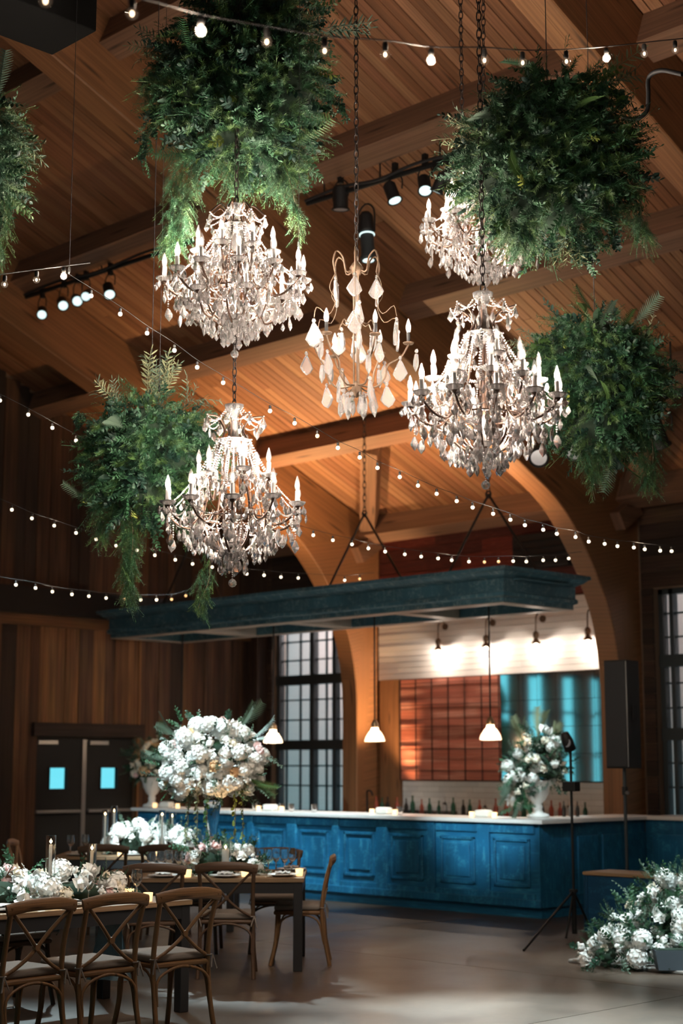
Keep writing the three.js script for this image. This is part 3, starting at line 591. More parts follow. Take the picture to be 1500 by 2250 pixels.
  // arms
  o.tiers.forEach(({ n, R, y, off = 0 }, ti) => {
    for (let k = 0; k < n; k++) {
      const a = k / n * Math.PI * 2 + off, jr = R * rr(0.97, 1.03), jy = y + rr(-0.012, 0.012), tip = pol(jr, a, jy), r0 = ti === 0 ? 0.19 : 0.15, y0 = jy - (ti === 0 ? 0.06 : 0.1);
      const arm = mesh('arm', tube([pol(r0, a, y0 + 0.03), pol(r0 + (jr - r0) * 0.3, a, y0 - 0.045), pol(r0 + (jr - r0) * 0.7, a, y0 - 0.02), pol(jr * 0.96, a, jy - 0.03), tip], 0.0075, 14, 6), M.bronze, t);
      candle(arm, tip);
      const nd = ti === 0 ? 5 : 4;
      for (let q = 0; q < nd; q++) { const b = a + q / nd * 6.283 + 0.4, p = tip.clone().add(V(Math.cos(b) * 0.048, 0.012, Math.sin(b) * 0.048)); drop(t, p, rr(0.048, 0.062), q % 2 ? 'pear' : 'kite'); }
      const under = tip.clone(); under.y -= 0.05; drop(t, under, 0.08, 'pear');
      if (ti === 0) { const u2 = pol(jr * 0.94, a + 0.05, jy - 0.15); drop(t, u2, 0.085, 'kite'); strand(t, pol(jr * 0.94, a + 0.05, jy - 0.02), u2, 0, 0.006);
        drop(t, pol(jr * 0.74, a + 0.12, jy - 0.12), 0.09, 'pear'); drop(t, pol(jr * 0.6, a - 0.1, jy - 0.17), 0.085, 'kite'); }
      const nxt = pol(jr, a + 6.283 / n, jy);
      strand(t, tip, nxt, ti === 0 ? 0.075 : 0.05);
      strand(t, tip, pol(0.11, a, o.waist - 0.02 - ti * 0.03), 0.05);
      strand(t, tip, pol(0.17, a, jy - 0.14), 0.04);
    }
  });
  return t;
}
const CA = at(517, 622, 9.35), CB = at(512, 1118, 9.35), CD = at(1064, 893, 8.65), CE = at(1064, 508, 10.9), CC = at(783, 720, 9.7);
crystalChandelier({ seed: 71, fringe: 420, pos: CA, top: 0.52, waist: 0.36, lights: 7, power: 20, tiers: [{ n: 12, R: 0.425, y: 0, off: 0.15 }, { n: 8, R: 0.25, y: 0.16, off: 0.3 }, { n: 6, R: 0.3, y: -0.12, off: 0.5 }], label: 'wide crystal chandelier under the tallest hanging greenery, another hung below it' });
crystalChandelier({ seed: 72, fringe: 230, pos: CB, top: 0.66, waist: 0.42, lights: 5, power: 13.5, tiers: [{ n: 10, R: 0.405, y: 0, off: 0.1 }, { n: 6, R: 0.215, y: 0.18, off: 0.45 }], label: 'slim crystal chandelier hung beneath another, its lowest ball above the bar canopy' });
crystalChandelier({ seed: 73, fringe: 420, pos: CD, top: 0.68, waist: 0.42, lights: 7, power: 20, tiers: [{ n: 12, R: 0.43, y: 0, off: 0.2 }, { n: 9, R: 0.3, y: 0.12, off: 0.05 }, { n: 5, R: 0.2, y: 0.23, off: 0.5 }], label: 'widest crystal chandelier in front of the fern ball beside the right arch' });
crystalChandelier({ seed: 74, fringe: 300, pos: CE, top: 0.5, waist: 0.34, lights: 5, power: 13.5, tiers: [{ n: 10, R: 0.43, y: 0, off: 0.12 }, { n: 8, R: 0.27, y: 0.17, off: 0.3 }], label: 'crystal chandelier half hidden behind trailing greenery' });
{ // airy bronze chandelier with large flat crystals
  seed = 75;
  const t = thing('bronze_chandelier', 'airy bronze wire chandelier with few large flat crystals and black candles', 'chandelier', CC), pol = (r, a, y) => V(Math.cos(a) * r, y, Math.sin(a) * r);
  const big = (() => { const s = new THREE.Shape(); s.moveTo(0, 0); s.bezierCurveTo(0.1, -0.08, 0.16, -0.3, 0.28, -0.48); s.lineTo(0.36, -0.66); s.lineTo(0.2, -0.88); s.lineTo(0, -1); s.lineTo(-0.2, -0.88); s.lineTo(-0.36, -0.66); s.lineTo(-0.28, -0.48); s.bezierCurveTo(-0.16, -0.3, -0.1, -0.08, 0, 0); return new THREE.ExtrudeGeometry(s, { depth: 0.06, bevelEnabled: true, bevelSize: 0.04, bevelThickness: 0.05, bevelSegments: 1, curveSegments: 4 }).translate(0, 0, -0.03); })();
  const bigDrop = (p, len, kind) => {
    const r = mesh('crystal_rosette', G.rosette, M.crystal, t); r.scale.setScalar(0.016); r.position.set(p.x, p.y - 0.012, p.z); r.rotation.y = rr(0, 6);
    const m = mesh('large_crystal', kind ? G.spear : big, M.crystal, t); m.scale.setScalar(len); m.position.set(p.x, p.y - 0.028, p.z); m.rotation.set(rr(-0.1, 0.1), rr(0, 6.28), rr(-0.1, 0.1));
  };
  mesh('column', merge([0, 2.1, 4.2].map((a) => rod(pol(0.018, a, -0.38), pol(0.018, a, 0.36), 0.006, 6))), M.gilt, t);
  mesh('top_boss', lathe([[0.001, 0.33], [0.02, 0.34], [0.038, 0.37], [0.045, 0.395], [0.03, 0.42], [0.012, 0.44], [0.012, 0.47], [0.001, 0.47]], 16), M.gilt, t);
  mesh('bottom_boss', lathe([[0.001, -0.46], [0.014, -0.45], [0.035, -0.42], [0.028, -0.38], [0.012, -0.35], [0.001, -0.35]], 14), M.gilt, t);
  for (let k = 0; k < 6; k++) {
    const a = k / 6 * 6.283 + 0.35, R = 0.27 + (k % 2) * 0.06;
    const arm = mesh('arm', tube([pol(0.03, a, -0.38), pol(0.12, a, -0.39), pol(0.18, a, -0.33), pol(0.2, a, -0.25), pol(R * 0.85, a, -0.2), pol(R, a, -0.12)], 0.006, 24, 6), M.gilt, t);
    const tip = pol(R, a, -0.12);
    const d = mesh('drip_pan', lathe([[0.004, 0], [0.03, 0.004], [0.036, 0.014], [0.03, 0.012], [0.004, 0.008]], 12), M.gilt, arm); d.position.copy(tip);
    const s = mesh('candle_sleeve', G.sleeve, M.blackPlastic, arm); s.position.copy(tip); s.scale.set(0.85, 0.95, 0.85);
    const f = mesh('candle_bulb', G.flameBulb, M.candleBulb, arm); f.position.set(tip.x, tip.y + 0.082, tip.z); mesh('filament_glow', G.core, M.candleCore, arm).position.copy(f.position);
    if (k % 2) point(t, tip.x, tip.y + 0.115, tip.z, CANDLE, 1.2, 0.8);
    mesh('scroll', tube([pol(0.03, a + 0.5, 0.38), pol(0.07, a + 0.5, 0.36), pol(0.1, a + 0.5, 0.46), pol(0.14, a + 0.5, 0.49), pol(0.165, a + 0.5, 0.42), pol(0.15, a + 0.5, 0.34)], 0.006, 20, 6), M.gilt, t);
    mesh('side_wire', tube([pol(0.15, a + 0.5, 0.34), pol(0.19, a + 0.5, 0.24), pol(0.15, a + 0.5, 0.16), pol(0.2, a + 0.5, 0.06), pol(0.28, a + 0.5, 0.1), pol(0.3, a + 0.5, 0.03)], 0.0035, 20, 5), M.gilt, t);
    bigDrop(pol(0.15, a + 0.5, 0.32), 0.13); bigDrop(pol(0.3, a + 0.5, 0.02), k % 2 ? 0.15 : 0.11);
    bigDrop(pol(0.19, a, -0.36), 0.13); bigDrop(pol(0.1, a, -0.44), 0.12, 1); bigDrop(pol(R + 0.05, a, -0.15), 0.12, k % 2); bigDrop(pol(R - 0.05, a + 0.1, -0.2), 0.13, (k + 1) % 2);
    bigDrop(pol(0.055, a, -0.43), 0.11, k % 2); bigDrop(pol(0.12, a + 0.3, -0.02), 0.12, k % 2);
    mesh('hook', tube([pol(0.02, a + 0.3, 0.05), pol(0.07, a + 0.3, 0.02), pol(0.1, a + 0.3, 0.04), pol(0.12, a + 0.3, 0)], 0.004, 12, 5), M.gilt, t);
    if (k % 3 === 0) bigDrop(pol(0.07, a + 0.2, 0.16), 0.13);
  }
  const tip = pol(0.07, 0.8, -0.02), pan = mesh('drip_pan', lathe([[0.004, 0], [0.03, 0.004], [0.036, 0.014], [0.004, 0.008]], 12), M.gilt, t); pan.position.copy(tip);
  const s = mesh('candle_sleeve', G.sleeve, M.blackPlastic, t); s.position.copy(tip); s.scale.set(0.85, 0.95, 0.85);
  const f = mesh('candle_bulb', G.flameBulb, M.candleBulb, t); f.position.set(tip.x, tip.y + 0.082, tip.z); mesh('filament_glow', G.core, M.candleCore, t).position.copy(f.position);
}
// chains of the chandeliers
{
  const up = (p, dy) => V(p.x, p.y + dy, p.z), rf = (p) => V(p.x, roofY(p.z) - 0.02, p.z);
  chain('chandelier_chain', 'dark chain above the airy bronze chandelier', rf(CC), up(CC, 0.47), 0.055);
  chain('chandelier_chain', 'dark chain of the widest chandelier, passing in front of another', rf(CD), up(CD, 0.66), 0.055);
  chain('chandelier_chain', 'dark chain rising from the greenery above the tallest chandelier pair', rf(CA), up(CA, 0.5), 0.055);
  chain('chandelier_chain', 'short chain joining the upper and lower crystal chandeliers', up(CA, -0.34), up(CB, 0.62), 0.05);
  const e1 = at(1016, 360, 10.7); chain('chandelier_chain', 'dark chain beside the half hidden chandelier', rf(e1), e1, 0.055);
  const e2 = at(1073, 250, 10.9); chain('chandelier_chain', 'thin dark chain running into the greenery over the half hidden chandelier', rf(e2), V(CE.x, CE.y + 0.48, CE.z), 0.055);
}

// ---------------------------------------------------------------- foliage
function tri(list) { const g = new THREE.BufferGeometry(); g.setAttribute('position', new THREE.Float32BufferAttribute(list, 3)); g.setAttribute('uv', new THREE.Float32BufferAttribute(new Float32Array(list.length / 3 * 2), 2)); g.computeVertexNormals(); return g; }
function leafGeo(len, w, fold = 0.25, curl = 0.25) {   // along +y, folded at the midrib, tip curling to +z
  const c = (y) => curl * len * (y / len) ** 2, P = [[0, 0], [0.28, 0.42], [0.6, 0.46], [0.85, 0.24], [1, 0]], o = [];
  for (let i = 0; i + 1 < P.length; i++) for (const s of [-1, 1]) {
    const [y0, x0] = P[i], [y1, x1] = P[i + 1], m0 = [0, y0 * len, c(y0 * len)], m1 = [0, y1 * len, c(y1 * len)];
    const a = [s * x0 * w, y0 * len, c(y0 * len) + fold * x0 * w], b = [s * x1 * w, y1 * len, c(y1 * len) + fold * x1 * w];
    if (x0) o.push(...(s > 0 ? [...m0, ...a, ...m1] : [...m0, ...m1, ...a]));
    if (x1) o.push(...(s > 0 ? [...(x0 ? a : m0), ...b, ...m1] : [...(x0 ? a : m0), ...m1, ...b]));
  }
  return tri(o);
}
const placeG = (g, p, q, s = 1) => { const c = g.clone(); c.scale(s, s, s); c.applyQuaternion(q); return c.translate(p.x, p.y, p.z); };
const facing = (dir, roll = 0) => new THREE.Quaternion().setFromUnitVectors(V(0, 1, 0), dir.clone().normalize()).multiply(new THREE.Quaternion().setFromAxisAngle(V(0, 1, 0), roll));
function sprigGeo(len, n, leafLen, leafW, droop = 0.2, spread = 1.0) {
  const l = leafGeo(leafLen, leafW), parts = [], at0 = (u) => V(0, u * len, droop * len * u * u);
  for (let i = 0; i <= n; i++) {
    const u = 0.15 + 0.85 * i / n, p = at0(u), s = i % 2 ? 1 : -1, k = i === n ? 0 : spread;
    parts.push(placeG(l, p, facing(V(s * k, 0.7, 0.25 + droop * u), rr(-0.5, 0.5)), 0.75 + 0.35 * Math.sin(u * 3)));
    if (i < n) parts.push(placeG(l, p, facing(V(-s * k, 0.6, -0.15), rr(-0.5, 0.5)), 0.7));
  }
  parts.push(tube([at0(0), at0(0.5), at0(1)], len * 0.008, 4, 3));
  return merge(parts);
}
function frondGeo(len, n, w, thin, droop) {
  const parts = [], at0 = (u) => V(0, u * len, droop * len * u * u);
  for (let i = 1; i <= n; i++) for (const s of [-1, 1]) {
    const u = i / n, p = at0(u * 0.97), L = w * Math.sin(Math.PI * Math.min(1, 0.12 + 0.85 * (1 - u) + 0.1)) + 0.004, b = thin * 0.5, t = V(s * L, L * 0.5 + p.y, p.z + L * 0.15);
    parts.push(tri([p.x, p.y - b, p.z, p.x, p.y + b, p.z, t.x, t.y, t.z]));
  }
  parts.push(tube([at0(0), at0(0.5), at0(1)], len * 0.006, 4, 3));
  return merge(parts);
}
seed = 501;
const F = {
  sprig: [sprigGeo(0.22, 7, 0.05, 0.03), sprigGeo(0.26, 9, 0.044, 0.022, 0.3), sprigGeo(0.16, 5, 0.06, 0.042, 0.15)],
  willow: sprigGeo(0.3, 9, 0.075, 0.012, 0.35, 0.9),
  fern: frondGeo(0.3, 20, 0.06, 0.014, 0.3),
  bigLeaf: leafGeo(0.085, 0.06, 0.3, 0.3),
  plume: (() => { // feathery asparagus fern: a branchlet of fine needles
    const parts = []; for (let i = 0; i < 46; i++) { const u = rnd(), y = u * 0.2, r = 0.042 * (1 - 0.55 * u) + 0.006, a = rr(0, 6.283), b = a + 1.2, k = 0.0022; const t = V(Math.cos(a) * r, y + rr(0.005, 0.035), Math.sin(a) * r); parts.push(tri([Math.cos(b) * k, y, Math.sin(b) * k, -Math.cos(b) * k, y, -Math.sin(b) * k, t.x, t.y, t.z])); }
    parts.push(tube([[0, 0, 0], [0, 0.1, 0.008], [0, 0.2, 0.02]], 0.0016, 3, 3)); return merge(parts);
  })(),
};
function instances(name, geo, mat, mats, parent) {
  const m = new THREE.InstancedMesh(geo, mat, mats.length); mats.forEach((x, i) => m.setMatrixAt(i, x)); m.name = name; m.castShadow = m.receiveShadow = true; m.userData.kind = 'stuff'; parent.add(m); return m;
}
const xf = (p, q, s) => new THREE.Matrix4().compose(p, q, V(s, s, s));
// A ball of mixed greenery. blobs: ellipsoids [x, y, z, rx, ry, rz] about the thing's base point; tails: [from, to, width].
function greenery(o) {
  seed = o.seed;
  const t = thing('hanging_greenery', o.label, 'greenery', o.pos, Math.PI / 4);
  const blobs = o.blobs;
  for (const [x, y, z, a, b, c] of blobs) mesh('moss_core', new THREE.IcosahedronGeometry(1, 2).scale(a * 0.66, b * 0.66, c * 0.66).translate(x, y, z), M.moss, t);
  const vol = blobs.map((b) => b[3] * b[4] + 0.01), tot = vol.reduce((a, b) => a + b, 0);
  const surf = (k0, k1) => { let r = rnd() * tot, i = 0; while (i < blobs.length - 1 && (r -= vol[i]) > 0) i++; const [x, y, z, a, b, c] = blobs[i]; const u = rr(-1, 1), th = rr(0, 6.283), s = Math.sqrt(1 - u * u), k = rr(k0, k1), d = V(s * Math.cos(th), u, s * Math.sin(th)); return [V(x + d.x * a * k, y + d.y * b * k, z + d.z * c * k), d]; };
  const lean = (d, dn) => V(d.x + rr(-0.6, 0.6), d.y * 0.5 + dn + rr(-0.5, 0.5), d.z + rr(-0.6, 0.6));
  const part = (name, geo, mat, p, q, s) => { const m = mesh(name, geo, mat, t); m.position.copy(p); m.quaternion.copy(q); m.scale.setScalar(s); };
  // sprigs one by one
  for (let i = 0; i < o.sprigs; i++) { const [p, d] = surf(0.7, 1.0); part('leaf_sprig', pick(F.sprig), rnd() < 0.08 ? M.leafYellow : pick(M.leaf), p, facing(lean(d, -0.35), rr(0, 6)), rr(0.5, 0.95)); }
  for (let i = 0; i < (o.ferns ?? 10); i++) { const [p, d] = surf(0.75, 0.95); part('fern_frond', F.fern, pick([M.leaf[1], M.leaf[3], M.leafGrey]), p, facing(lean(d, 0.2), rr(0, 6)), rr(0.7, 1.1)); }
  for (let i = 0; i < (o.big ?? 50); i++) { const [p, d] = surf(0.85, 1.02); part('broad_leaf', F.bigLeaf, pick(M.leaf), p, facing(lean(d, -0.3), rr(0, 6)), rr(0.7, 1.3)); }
  for (const [x, y, z, dx, dy, dz, s] of o.willow || []) for (let i = 0; i < 6; i++) part('willow_sprig', F.willow, rnd() < 0.5 ? M.leafPale : M.leafGrey, V(x + rr(-0.05, 0.05), y + rr(-0.05, 0.05), z + rr(-0.05, 0.05)), facing(V(dx + rr(-0.4, 0.4), dy + rr(-0.4, 0.4), dz + rr(-0.4, 0.4)), rr(0, 6)), s * rr(0.8, 1.2));
  // the feathery mass and the small leaves that fill between
  const pl = [], pl2 = [], lf = [[], [], []];
  for (let i = 0; i < o.plumes; i++) { const [p, d] = surf(0.6, 1.02); (rnd() < 0.65 ? pl : pl2).push(xf(p, facing(lean(d, -0.4), rr(0, 6)), rr(0.6, 1.15))); }
  for (let i = 0; i < o.fill; i++) { const [p, d] = surf(0.55, 0.97); lf[i % 3].push(xf(p, facing(lean(d, -0.3), rr(0, 6)), rr(0.4, 0.8))); }
  for (const [a, b, w, n, kind] of o.tails || []) {
    const A = V(...a), B = V(...b);
    mesh('trailing_vine', tube([A, A.clone().lerp(B, 0.4).add(V(w * 0.4, 0, w * 0.3)), B], 0.003, 10, 4), M.stem, t);
    for (let i = 0; i < n; i++) { const u = Math.pow(rnd(), 0.8), p = A.clone().lerp(B, u), r = w * (1.05 - 0.6 * u); p.add(V(rr(-r, r), rr(-0.04, 0.04), rr(-r, r))); const q = facing(V(rr(-0.8, 0.8), -1, rr(-0.8, 0.8)), rr(0, 6)); if (kind === 'leaf') lf[i % 3].push(xf(p, q, rr(0.3, 0.55))); else (rnd() < 0.6 ? pl : pl2).push(xf(p, q, rr(0.4, 0.8))); }
  }
  instances('asparagus_fern', F.plume, M.leaf[1], pl, t); instances('asparagus_fern', F.plume, M.leaf[3], pl2, t);
  lf.forEach((x, k) => x.length && instances('small_leaves', F.sprig[k], M.leaf[k], x, t));
  const w = V(0, (o.wireTop ?? 0.4), 0);
  mesh('hanging_wire', rod(w, V(0, roofY(o.pos.z) - o.pos.y - 0.05, 0), 0.003, 4), M.cable, t);
}
// offsets are in the thing's own axes: x to the right, z toward the viewer
const g1 = at(525, 215, 9.6), g2 = at(1205, 350, 8.9), g3 = at(330, 985, 10.8), g4 = at(1310, 850, 10.8), g5 = at(-24, 330, 9.0);
greenery({ seed: 601, pos: g1, label: 'largest mass of hanging greenery, directly above the upper crystal chandelier', sprigs: 170, ferns: 14, big: 60, plumes: 1500, fill: 900, wireTop: 0.3,
  blobs: [[0, 0.2, 0, 0.5, 0.42, 0.42], [-0.22, 0.05, 0, 0.34, 0.38, 0.34], [0.26, 0.05, 0.02, 0.32, 0.42, 0.36], [0.05, -0.25, 0, 0.42, 0.3, 0.34], [0.1, 0.55, -0.05, 0.42, 0.28, 0.36], [0.22, -0.42, 0, 0.2, 0.16, 0.18]],
  tails: [[[-0.5, -0.05, 0.05], [-0.62, -0.42, 0.08], 0.05, 50, 'leaf'], [[-0.3, -0.3, 0], [-0.42, -1.02, 0.02], 0.11, 260], [[0.02, -0.4, 0.1], [0.0, -0.62, 0.1], 0.14, 120], [[0.3, -0.4, 0.05], [0.28, -0.6, 0.05], 0.12, 90], [[0.3, -0.5, 0.15], [0.4, -0.98, 0.2], 0.035, 50], [[0.5, 0.1, 0], [0.68, -0.1, 0.05], 0.05, 24, 'leaf'], [[-0.5, 0.25, 0], [-0.6, 0.05, 0], 0.09, 60]],
  willow: [[0.5, 0.45, 0, 0.9, 0.2, 0.2, 0.9], [-0.45, 0.35, 0, -1, 0.1, 0.2, 0.8]] });
greenery({ seed: 602, pos: g2, label: 'round ball of hanging greenery in front of the half hidden chandelier', sprigs: 170, ferns: 16, big: 55, plumes: 1300, fill: 800, wireTop: 0.45,
  blobs: [[0, 0.1, 0, 0.46, 0.36, 0.4], [-0.22, -0.05, 0.02, 0.3, 0.36, 0.32], [0.22, 0, 0, 0.32, 0.36, 0.32], [0, -0.28, 0, 0.38, 0.26, 0.32], [0.05, 0.36, -0.02, 0.34, 0.2, 0.28]],
  tails: [[[0.46, -0.1, 0], [0.54, -0.48, 0.02], 0.08, 110], [[-0.2, -0.42, 0.1], [-0.18, -0.56, 0.12], 0.14, 100], [[0.18, -0.42, 0.05], [0.2, -0.62, 0.06], 0.1, 60, 'leaf'], [[0.32, -0.3, 0.1], [0.36, -0.56, 0.1], 0.03, 20, 'leaf'], [[-0.4, 0.1, 0.05], [-0.55, 0.05, 0.05], 0.08, 40, 'leaf']],
  willow: [[0.3, 0.42, 0, 1, 0.35, 0.1, 1.0], [-0.4, 0.12, 0.1, -1, 0.1, 0.1, 0.7], [0.12, -0.45, 0.1, 0.1, -1, 0.1, 0.9]] });
greenery({ seed: 603, pos: g3, label: 'hanging greenery with dry grasses on top and long trailing vines, beside the lower chandelier', sprigs: 150, ferns: 10, big: 110, plumes: 800, fill: 700, wireTop: 0.5,
  blobs: [[0, 0.12, 0, 0.4, 0.26, 0.36], [-0.1, -0.08, 0.02, 0.34, 0.3, 0.32], [0.14, -0.05, 0, 0.34, 0.3, 0.32], [-0.05, -0.3, 0, 0.36, 0.24, 0.3]],
  tails: [[[-0.12, -0.4, 0.1], [-0.12, -1.06, 0.12], 0.07, 210], [[-0.3, -0.3, 0.05], [-0.32, -0.62, 0.05], 0.09, 90], [[0.3, -0.3, 0], [0.28, -0.6, 0], 0.06, 40], [[0.42, -0.78, -0.1], [0.34, -1.12, -0.1], 0.07, 60], [[0.34, -0.3, -0.08], [0.42, -0.8, -0.1], 0.04, 26], [[-0.36, 0.18, 0], [-0.52, 0.26, 0], 0.04, 16, 'leaf']],
  willow: [[0.0, 0.34, 0, 0, 1, 0.1, 0.9], [0.05, 0.36, 0, 0.5, 0.9, 0, 0.8], [-0.2, 0.3, 0.05, -0.6, 0.6, 0.2, 0.8], [0.25, 0.28, 0, 0.7, 0.5, 0.1, 0.8], [0.05, 0.42, -0.05, -0.2, 1, 0, 0.9]] });
greenery({ seed: 604, pos: g4, label: 'hanging greenery with pale fern fronds between the widest chandelier and the right arch', sprigs: 160, ferns: 26, big: 60, plumes: 1000, fill: 800, wireTop: 0.5,
  blobs: [[0.02, 0.08, 0, 0.4, 0.36, 0.36], [-0.2, 0.1, 0, 0.3, 0.3, 0.3], [0.18, 0, 0, 0.3, 0.36, 0.3], [0.02, -0.28, 0, 0.34, 0.22, 0.3], [0.0, 0.36, 0, 0.28, 0.18, 0.26]],
  tails: [[[-0.08, -0.36, 0.08], [-0.04, -0.66, 0.1], 0.12, 150], [[0.3, -0.2, 0.02], [0.36, -0.7, 0.04], 0.11, 170], [[-0.3, -0.1, 0.05], [-0.34, -0.45, 0.05], 0.1, 60, 'leaf'], [[0.4, 0.1, 0], [0.56, 0.14, 0], 0.03, 14, 'leaf']],
  willow: [[0.3, 0.3, 0, 0.8, 0.5, 0.1, 0.7], [-0.4, 0.28, 0, -0.9, 0.3, 0.2, 0.6]] });
greenery({ seed: 605, pos: g5, label: 'hanging greenery cut off by the picture edge above the left lighting pipe', sprigs: 36, ferns: 4, big: 12, plumes: 420, fill: 130, wireTop: 0.4,
  blobs: [[-0.05, 0.1, 0, 0.2, 0.26, 0.24], [0, -0.12, 0, 0.14, 0.3, 0.2]], tails: [[[0.08, -0.2, 0], [0.06, -0.65, 0], 0.1, 160], [[-0.02, -0.3, 0], [0, -0.82, 0.02], 0.08, 160]],
  willow: [[0.08, 0.14, 0.05, 0.8, -0.5, 0.1, 0.8], [0.1, 0.1, 0, 0.7, -0.9, 0.1, 0.7]] });

// ---------------------------------------------------------------- string lights
const SB = { globe: new THREE.SphereGeometry(0.02, 14, 10), tiny: new THREE.SphereGeometry(0.0145, 10, 8), fil: new THREE.IcosahedronGeometry(0.008, 1).scale(0.8, 1.25, 0.8), socket: lathe([[0.001, 0.036], [0.009, 0.036], [0.012, 0.028], [0.012, 0.012], [0.01, 0], [0.001, 0]], 10) };
function strings(label, pts, o = {}) {   // pts: [px, py, depth, off?]
  const P = pts.map(([x, y, d]) => at(x, y, d)), t = thing('string_lights', label, 'string lights', P[0]);
  const rel = P.map((p) => p.clone().sub(P[0])), top = rel.map((p) => p.clone().add(V(0, o.near ? 0.062 : 0.05, 0)));
  const ext = [top[0].clone().add(top[0].clone().sub(top[1])), ...top, top[top.length - 1].clone().add(top[top.length - 1].clone().sub(top[top.length - 2]))];
  mesh('cable', new THREE.TubeGeometry(new THREE.CatmullRomCurve3(ext), ext.length * 4, o.near ? 0.003 : 0.002, 5, false), M.cable, t);
  rel.forEach((p, i) => {
    const sc = mesh('socket', SB.socket, M.cable, t); sc.position.set(p.x, p.y + (o.near ? 0.017 : 0.012), p.z); if (!o.near) sc.scale.setScalar(0.75);
    if (o.near) { const g = mesh('bulb_globe', SB.globe, M.globe, t); g.position.copy(p); const f = mesh('filament_glow', SB.fil, M.filament, t); f.position.copy(p); }
    else { const g = mesh('bulb', SB.tiny, pts[i][3] ? M.dimBulb : M.stringBulb, t); g.position.copy(p); }
    if (i % (o.every || 5) === 2) point(t, p.x, p.y, p.z, WARM, o.power ?? 1, 1);
  });
}
const along = (list, d0, d1) => list.map(([x, y, off], i) => [x, y, d0 + (d1 - d0) * i / (list.length - 1), off]);
strings('nearest string of clear globe bulbs across the top of the hanging greenery', along([[100, 2], [290, 30], [441, 68], [586, 92], [713, 112], [846, 120], [947, 133], [1064, 133], [1148, 138], [1244, 135], [1332, 128], [1415, 118], [1483, 110]], 4.6, 8.0), { near: 1, every: 4, power: 0.7 });
strings('short string of globe bulbs above the left lighting pipe', along([[10, 625], [80, 615], [140, 607]], 8.6, 9.0), { near: 1, every: 9 });
strings('long string of bulbs running down from the left lighting pipe to the right arch', along([[200, 650], [264, 690], [323, 732], [383, 770], [433, 807], [490, 841], [593, 903], [647, 930], [697, 958, 1], [742, 984], [790, 1005], [829, 1028], [878, 1048], [918, 1067], [959, 1085], [1003, 1101], [1038, 1115], [1083, 1129], [1121, 1142], [1153, 1154], [1193, 1164], [1223, 1173], [1264, 1180], [1293, 1190], [1328, 1195], [1356, 1200], [1392, 1203], [1416, 1207], [1450, 1210], [1475, 1211]], 9.6, 13.6), { white: 1, power: 0.6 });
strings('string of bulbs dipping behind the left greenery and along the top of the bar canopy', along([[0, 880], [62, 911], [115, 940], [167, 968], [215, 992], [262, 1014], [310, 1035], [357, 1055], [404, 1073], [450, 1091], [497, 1108], [545, 1124], [596, 1150], [647, 1164], [688, 1176], [731, 1187], [773, 1196], [809, 1205], [846, 1212], [889, 1218], [925, 1223], [962, 1227], [992, 1231], [1030, 1234], [1064, 1235, 1], [1095, 1234, 1], [1127, 1233], [1156, 1234], [1193, 1231], [1220, 1231], [1249, 1227]], 11.8, 15.2), { power: 0.6 });
strings('string of bulbs sagging across the upper dark board wall', along([[26, 1120], [70, 1139], [119, 1155], [167, 1171], [211, 1185], [255, 1199], [301, 1209], [340, 1220], [385, 1230], [423, 1239], [466, 1246], [504, 1254], [542, 1261], [580, 1264], [617, 1268], [655, 1270], [757, 1275], [790, 1272, 1]], 13.2, 16), { power: 0.6 });
strings('string of bulbs along the black steel band above the doors', along([[35, 1285], [78, 1292], [115, 1300], [158, 1306], [195, 1310], [233, 1314], [274, 1316, 1], [309, 1318], [344, 1318], [377, 1317, 1], [408, 1309, 1]], 14.2, 16), { power: 0.5 });

// ---------------------------------------------------------------- stage lights

const can = { body: lathe([[0.001, 0.2], [0.05, 0.2], [0.062, 0.18], [0.062, 0.02], [0.075, 0.01], [0.075, 0], [0.068, 0], [0.058, 0.02], [0.001, 0.03]], 16), face: new THREE.CylinderGeometry(0.062, 0.062, 0.006, 18) };
function stageLight(label, pos, aim, lit, k = 1, power = 0, cone = 0.3) {
  const t = thing('stage_light', label, 'spotlight', pos, 0, 'stage lights on the roof pipes'), dir = aim.clone().sub(pos).normalize(), q = new THREE.Quaternion().setFromUnitVectors(V(0, -1, 0), dir);
  const b = mesh('can', can.body, M.blackPlastic, t); b.quaternion.copy(q); b.scale.setScalar(k);
  const f = mesh('lens', can.face, lit ? M.lens : M.lensDull, t); f.quaternion.copy(q); f.scale.setScalar(k * 0.92); f.position.copy(dir).multiplyScalar(-0.008);
  mesh('yoke', tube([[-0.085 * k, 0.1 * k, 0], [-0.085 * k, 0.2 * k, 0], [0, 0.26 * k, 0], [0.085 * k, 0.2 * k, 0], [0.085 * k, 0.1 * k, 0]], 0.008, 14, 5), M.blackSteel, t);
  mesh('clamp', box(0.05, 0.14 * k, 0.05, 0, 0.3 * k, 0), M.blackSteel, t);
  if (power) { const s = new THREE.SpotLight(COOL, power, 0, cone, 0.6); s.position.copy(dir).multiplyScalar(0.03).add(pos); s.target.position.copy(aim); s.castShadow = true; s.shadow.radius = 3; scene.add(s, s.target); }
}
const pipeZ = -11.25, onPipe = (px, py) => onZ(px, py, pipeZ);
